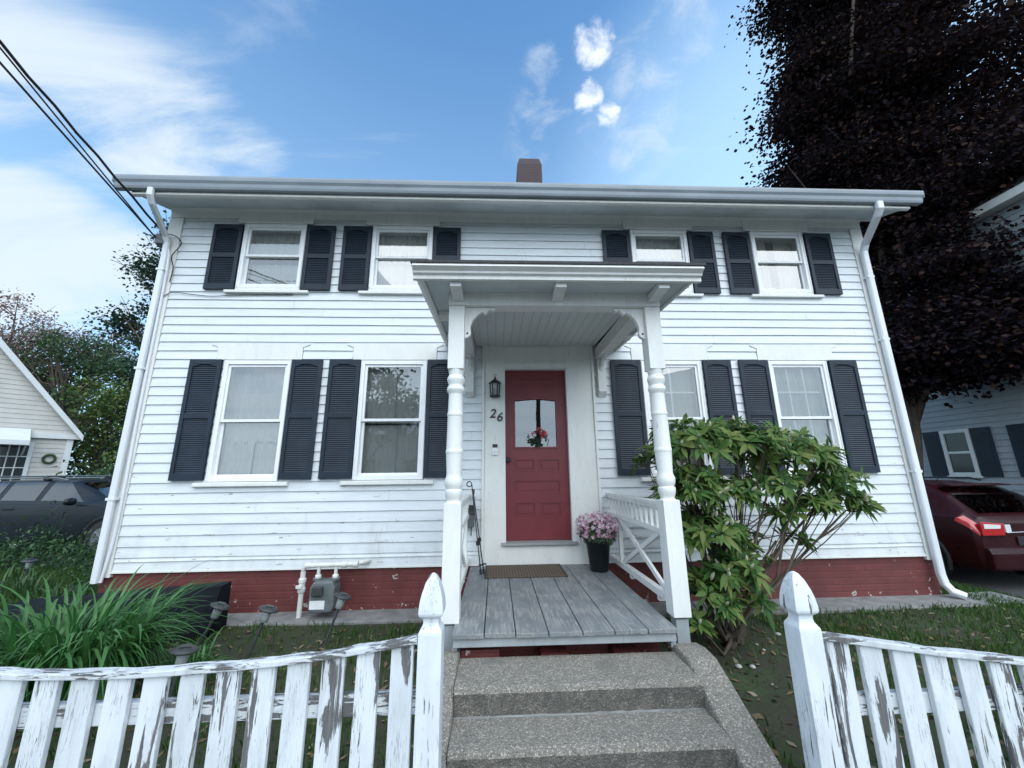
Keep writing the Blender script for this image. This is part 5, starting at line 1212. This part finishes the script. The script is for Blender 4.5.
# interior dark seats so the glass is not empty
m_ = MB(); 
for y in (-.4, .4): m_.box(1.35, 1.5, y - .22, y + .22, .6, 1.22); m_.box(2.2, 2.35, y - .22, y + .22, .6, 1.22)
# right: dark red hatchback, tail towards the street
St = [(0, .80, .34, .78, .90, .66), (.05, .86, .27, .88, 1.00, .68), (.20, .885, .24, .98, 1.10, .66), (.45, .90, .22, 1.0, 1.30, .62), (.72, .90, .20, 1.0, 1.43, .60), (1.2, .90, .19, .99, 1.485, .60), (1.9, .90, .19, .97, 1.49, .60), (2.5, .90, .19, .955, 1.43, .60), (3.2, .89, .22, .94, 1.05, .68), (3.6, .87, .26, .89, .96, .70), (4.1, .82, .28, .78, .84, .66), (4.35, .66, .34, .64, .67, .5)]
cr_ = (7.78, .92, -.245)
t, patch, wheel, P, par = car('dark red hatchback seen from behind in the driveway under the maple', cr_, R(90), M['car_red'], St)
patch('side_window', lambda u: .82 + .1 * u, lambda u: 1.55, 6.2, 8.1, (-1, 1), M['carglass'], .006); patch('side_window', lambda u: 1.65, lambda u: 2.95 - .5 * u, 6.2, 8.1, (-1, 1), M['carglass'], .006)
patch('rear_window', lambda u: .10, lambda u: .62, 8.7, 11, (-1, 1), M['carglass'], .007)
patch('windshield', lambda u: 2.58, lambda u: 3.14, 8.75, 11, (-1, 1), M['carglass'], .006)
for s in (-1, 1):
    wheel(.80, s); wheel(3.42, s)
    patch('side_marker', lambda u: .004, lambda u: .22 - .06 * u, 4.9, 6.6, (s,), M['tail_red'], .012, 8, 6)
    m_ = MB(); m_.prism([(s * .80, .74), (s * .80, .93), (s * .44, .90), (s * .46, .74)], 'x', -.028, -.0015); tl = m_.build('tail_lamp', M['tail_red'], t, bevel=.006)
    m_ = MB(); m_.prism([(s * .76, .835), (s * .76, .90), (s * .50, .885), (s * .52, .835)], 'x', -.034, -.0285); m_.build('lens', M['tail_clear'], tl)
    m_ = MB(); m_.tube([(.9, s * .58, 1.485), (1.05, s * .58, 1.525), (2.1, s * .58, 1.52), (2.3, s * .57, 1.475)], .015, 8); m_.build('roof_rail', M['black'], t)
m_ = MB(); m_.prism([(.0, 0), (-.16, .012), (-.16, .028), (.02, .04)], 'y', -.52, .52); o = m_.build('spoiler', M['car_red'], t, bevel=.008); o.location = (.62, 0, 1.405)
m_ = MB(); m_.box(-.02, -.0015, -.28, .28, .60, .72); pl = m_.build('plate_recess', M['black'], t, bevel=.004)
m_ = MB(); m_.box(-.026, -.0205, -.155, .155, .615, .70); m_.build('license_plate', M['tag'], pl)
m_ = MB(); m_.tube([(-.02, -.43, .775), (-.025, 0, .79), (-.02, .43, .775)], .010, 6); m_.build('chrome_strip', M['chrome'], t)
m_ = MB(); m_.box(-.022, -.0015, .345, .43, .775, .885); m_.build('sticker', M['tantrim'], t)
m_ = MB(); pts = [(-.06, y, .42) for y in np.linspace(-.78, .78, 15)]; m_.prism([(-.07, .28), (.1, .26), (.1, .58), (-.05, .58), (-.075, .5)], 'y', -.80, .80); m_.build('bumper', M['car_red'], t, bevel=.03)
m_ = MB(); m_.tube([(.92, .2, 1.485), (.80, .2, 1.60)], .006, 6); m_.build('antenna', M['black'], t)

# ------------------------------------------------------------------ across the street (what the panes reflect)
tree('tree', 'street tree standing across the road', (-9.5, -24, 0), (-9.5, -24, 5), .2, [((-9.5, -24, 7.2), (3.2, 3, 3.0), 70), ((-7.6, -24, 5.6), (1.8, 1.8, 1.6), 26)], M['green'], 61, leaf=.3, per=40, limbs=24, clump=1.0)
loc = (-6, -30, 0); oh = thing('house', 'plain pale house across the road', 'house', loc)
m_ = MB(); m_.box(-13, 0, -36, -30, 0, 5.0); m_.build('wall', M['tan'], oh, off=loc)
m_ = MB(); m_.prism([(-29.6, 4.9), (-36.4, 4.9), (-33, 8.2)], 'x', -13.3, .3); m_.build('roof', M['tantrim'], oh, off=loc)
for x in (-11, -7.5, -4, -1.8):
    m_ = MB(); m_.box(x - .5, x + .5, -29.99, -29.95, 1.2, 2.7); m_.build('window', M['darkpane'], oh, off=loc)
loc = (2.45, -17.2, 0); up_ = thing('utility_pole', 'wooden utility pole at the kerb across the road', 'utility pole', loc)
m_ = MB(); m_.tube([(2.45, -17.2, -.2), (2.45, -17.2, 10.5)], [.16, .11], 12); m_.build('shaft', M['bark'], up_, off=loc)
m_ = MB(); m_.box(1.35, 3.55, -17.36, -17.31, 9.4, 9.55); m_.build('crossarm', M['bark'], up_, off=loc)

# ------------------------------------------------------------------ service wires
def wire(label, a, b, r, sag, wob=0):
    a, b = Vector(a), Vector(b); pts = []
    for i in range(41):
        t = i / 40; p = a.lerp(b, t) + Vector((0, 0, -sag * 4 * t * (1 - t))); 
        if wob: p += Vector((wob * math.sin(t * 130), 0, wob * math.cos(t * 130)))
        pts.append(p)
    m_ = MB(); m_.tube([p - a for p in pts], r, 6); o = m_.build('overhead_wire', M['rubber']); o.location = a; tag(o, label, 'wire', 'service wires running from the street to the house')
def ext(a, b, k): a, b = Vector(a), Vector(b); return tuple(a + (b - a) * k)
wa = [(-4.33, -.10, 4.56), (-4.40, -.08, 4.47), (-4.36, -.08, 4.43)]; wb = [(-4.184, -2.0, 5.062), (-4.166, -2.0, 4.998), (-4.125, -2.0, 4.849)]
wire('thick black twisted service cable, topmost of the three at the eave', wa[0], ext(wa[0], wb[0], 5), .013, .03, .006)
wire('thin black wire running just below the thick twisted cable', wa[1], ext(wa[1], wb[1], 5), .0075, .02)
wire('black wire lowest of the three reaching the house corner', wa[2], ext(wa[2], wb[2], 5), .0095, .03)
loc = (-4.33, -.06, 4.40)
sv = thing('service_bracket', 'tangled wire bracket and insulators on the corner under the eave', 'bracket', loc)
m_ = MB(); m_.box(-4.36, -4.26, -.13, -.03, 4.36, 4.50); m_.build('box', M['greymetal'], sv, off=loc, bevel=.008)
for a, b, r in ((wa[0], (-4.27, -.11, 4.44), .02), (wa[1], (-4.30, -.10, 4.40), .018), (wa[2], (-4.31, -.10, 4.38), .018)):
    m_ = MB(); m_.tube([a, Vector(a).lerp(Vector(b), .5), b], [r, r * 1.5, r], 8); m_.build('insulator', M['bronze'], sv, off=loc)
def cable(label, pts, r):
    m_ = MB(); P_ = [Vector(p) for p in pts]; cur = []
    for i in range(len(P_) - 1):
        for s in range(6):
            c = catmull([tuple(p) for p in P_], (i + s / 6) / (len(P_) - 1)); cur.append(Vector(c))
    cur.append(P_[-1]); m_.tube([p - P_[0] for p in cur], r, 7); o = m_.build('cable', M['downspout' if 'grey' in label else 'rubber']); o.location = P_[0]; tag(o, label, 'cable')
cable('thick grey service cable running down the corner board beside the downspout', [(-4.30, -.11, 4.46), (-4.22, -.07, 4.30), (-4.20, -.055, 4.12), (-4.195, -.045, 3.5), (-4.185, -.045, 2.2), (-4.165, -.045, 1.2), (-4.17, -.045, .75), (-4.20, -.055, .36)], .016)
cable('thin black wire looping from the bracket onto the clapboards', [(-4.28, -.10, 4.52), (-4.16, -.06, 4.50), (-4.09, -.05, 4.40), (-4.17, -.055, 4.22), (-4.13, -.05, 4.06), (-4.14, -.045, 3.86)], .006)
cable('thin black wire stapled level along the clapboards to the first upstairs window', [(-4.24, -.05, 3.60), (-4.1, -.034, 3.72), (-3.85, -.03, 3.70), (-3.6, -.034, 3.675), (-3.3, -.03, 3.695), (-2.6, -.03, 3.705)], .0045)

# ------------------------------------------------------------------ sky, sun, camera
w = bpy.data.worlds.new('World'); scene.world = w; w.use_nodes = True; nt = w.node_tree; nt.nodes.clear()
SUN_EL, SUN_AZ = R(49), R(160)       # azimuth clockwise from +Y: behind the camera, slightly to its left
out = nt.nodes.new('ShaderNodeOutputWorld'); bg = nt.nodes.new('ShaderNodeBackground'); L(nt, bg.outputs[0], out.inputs[0]); bg.inputs[1].default_value = .10
sky = nt.nodes.new('ShaderNodeTexSky'); sky.sky_type = 'NISHITA'; sky.sun_disc = False; sky.sun_elevation = SUN_EL; sky.sun_rotation = SUN_AZ; sky.air_density = 1.0; sky.dust_density = .6; sky.ozone_density = 1.6
tc = nt.nodes.new('ShaderNodeTexCoord'); sp = nt.nodes.new('ShaderNodeSeparateXYZ'); L(nt, tc.outputs['Generated'], sp.inputs[0])
den = math_(nt, 'ADD', math_(nt, 'MAXIMUM', sp.outputs[2], 0), .12); cb = nt.nodes.new('ShaderNodeCombineXYZ')
L(nt, math_(nt, 'DIVIDE', sp.outputs[0], den), cb.inputs[0]); L(nt, math_(nt, 'DIVIDE', sp.outputs[1], den), cb.inputs[1])
rotm = nt.nodes.new('ShaderNodeMapping'); rotm.inputs['Rotation'].default_value = (0, 0, R(35)); rotm.inputs['Scale'].default_value = (.55, 1.6, 1); L(nt, cb.outputs[0], rotm.inputs[0])
cir = noise(nt, rotm.outputs[0], 1.9, 9, .62, .9)          # long cirrus
puf = noise(nt, cb.outputs[0], 9, 8, .6, .5)               # small cumulus structure
wn_ = nt.nodes.new('ShaderNodeTexNoise'); wn_.inputs['Scale'].default_value = 14; wn_.inputs['Detail'].default_value = 4; wn_.inputs['Roughness'].default_value = .6; L(nt, tc.outputs['Generated'], wn_.inputs['Vector'])
wv_ = nt.nodes.new('ShaderNodeVectorMath'); wv_.operation = 'MULTIPLY_ADD'; L(nt, wn_.outputs['Color'], wv_.inputs[0]); wv_.inputs[1].default_value = (.030, .030, .030); wv_.inputs[2].default_value = (-.015, -.015, -.015)
wa_ = nt.nodes.new('ShaderNodeVectorMath'); wa_.operation = 'ADD'; L(nt, tc.outputs['Generated'], wa_.inputs[0]); L(nt, wv_.outputs[0], wa_.inputs[1]); wz_ = nt.nodes.new('ShaderNodeVectorMath'); wz_.operation = 'NORMALIZE'; L(nt, wa_.outputs[0], wz_.inputs[0])
def cone(d, inner, outer, warp=False):
    v = nt.nodes.new('ShaderNodeVectorMath'); v.operation = 'DOT_PRODUCT'; L(nt, wz_.outputs[0] if warp else tc.outputs['Generated'], v.inputs[0]); q = Vector(d).normalized(); v.inputs[1].default_value = q
    return mrange(nt, v.outputs['Value'], math.cos(R(outer)), math.cos(R(inner)))
def mx(*a):
    r = a[0]
    for x in a[1:]: r = math_(nt, 'MAXIMUM', r, x)
    return r
bank = mx(cone((-.70, .47, .54), 1, 14), cone((-.64, .54, .55), 1, 12), cone((-.56, .605, .565), 1, 10), cone((-.50, .64, .578), 0, 7), cone((-.74, .575, .355), 2, 13), cone((-.68, .64, .364), 1, 9), cone((-.8, .4, .3), 2, 22))
pocket = mx(cone((-.70, .56, .44), 2, 9), cone((-.60, .60, .52), 0, 0.01), cone((-.66, .68, .27), 2, 8), cone((-.80, .46, .40), 0, 7))
m_cir = mrange(nt, math_(nt, 'SUBTRACT', math_(nt, 'ADD', math_(nt, 'MULTIPLY', bank, .30), math_(nt, 'MULTIPLY', cir, 1.35)), math_(nt, 'MULTIPLY', pocket, .20)), .72, 1.18)
p1 = mx(cone((.186, .567, .802), .2, 3.6, True), cone((.194, .627, .754), .1, 2.6, True), cone((.235, .647, .725), .1, 2.2, True))
puf2 = noise(nt, cb.outputs[0], 17, 10, .66, .35)
m_puf = mrange(nt, math_(nt, 'ADD', math_(nt, 'MULTIPLY', p1, .58), math_(nt, 'MULTIPLY', puf2, 1.05)), .84, 1.34)
m_puf = math_(nt, 'MULTIPLY', m_puf, mrange(nt, p1, .0, .35))
wsp = mx(cone((.1, .607, .789), .3, 4), cone((.117, .669, .734), 1, 8), cone((.284, .587, .758), 1, 7), cone((.341, .522, .782), .5, 6), cone((.3, .64, .70), 1, 9))
m_wsp = mrange(nt, math_(nt, 'ADD', math_(nt, 'MULTIPLY', wsp, .25), math_(nt, 'MULTIPLY', puf, 1.1)), .70, 1.05, 0, .5)
m_wsp = math_(nt, 'MULTIPLY', m_wsp, wsp)
lowb = mx(cone((-.738, .576, .353), 3, 10), cone((-.69, .63, .36), 2, 8), cone((-.80, .52, .33), 3, 12)); m_low = mrange(nt, math_(nt, 'ADD', math_(nt, 'MULTIPLY', lowb, .62), math_(nt, 'MULTIPLY', cir, .8)), .62, 1.06)
m_cir = mx(m_cir, m_low)
glow = math_(nt, 'MULTIPLY', mx(cone((.60, .62, .50), 2, 32)), .5)
# broad unseen cloud deck behind the camera, added to brighten the facade
deckm = math_(nt, 'MULTIPLY', mrange(nt, sp.outputs[1], .10, -.55), mrange(nt, cir, .30, .62, .62, .92))
hz = mrange(nt, sp.outputs[2], .88, -.02, .0, .80, False)
SKYMIX = (.80, 1.30, 1.52)
tint = nt.nodes.new('ShaderNodeMix'); tint.data_type = 'RGBA'; tint.blend_type = 'MULTIPLY'; tint.inputs[0].default_value = 1; L(nt, sky.outputs[0], tint.inputs[6]); tint.inputs[7].default_value = (*SKYMIX, 1)
c = tint.outputs[2]
CW = (4.5, 5.05, 5.5)
c = mixc(nt, hz, c, (3.4, 4.9, 6.2))
c = mixc(nt, glow, c, (4.0, 6.0, 8.0))
c = mixc(nt, mx(math_(nt, 'MULTIPLY', m_cir, .88), m_wsp), c, CW); c = mixc(nt, m_puf, c, (6.6, 6.8, 7.0))
c = mixc(nt, deckm, c, (8.0, 9.5, 10.9))
L(nt, c, bg.inputs[0])
sl_ = bpy.data.lights.new('sun_fill', 'SUN'); sl_.energy = 1.25; sl_.angle = R(72); sl_.color = (1.0, .995, .98); so = bpy.data.objects.new('sun_fill', sl_); COL.objects.link(so)  # added soft frontal fill imitating bright sky behind the camera
d = Vector((math.sin(SUN_AZ) * math.cos(SUN_EL), math.cos(SUN_AZ) * math.cos(SUN_EL), math.sin(SUN_EL))); so.rotation_euler = d.to_track_quat('Z', 'Y').to_euler(); so.location = d * 40

cam = bpy.data.cameras.new('camera'); co = bpy.data.objects.new('camera', cam); COL.objects.link(co); scene.camera = co
cam.sensor_width = 36; cam.sensor_fit = 'HORIZONTAL'; cam.lens = 13.5; cam.clip_start = .05; cam.clip_end = 2000
rt, fw, up = Vector((0.99911045, -0.04072705, -0.01093734)), Vector((0.0421446, 0.97335631, 0.22539147)), Vector((0.0014664, -0.22565193, 0.97420689))
mt = Matrix((rt, up, -fw)).transposed().to_4x4(); mt.translation = (0, -4.68, 1.45); co.matrix_world = mt
scene.view_settings.view_transform = 'Standard'; scene.view_settings.look = 'None'; scene.view_settings.exposure = .93; scene.view_settings.gamma = 1
scene.view_settings.use_curve_mapping = False
scene.cycles.max_bounces = 8; scene.cycles.transparent_max_bounces = 16; scene.cycles.use_denoising = True
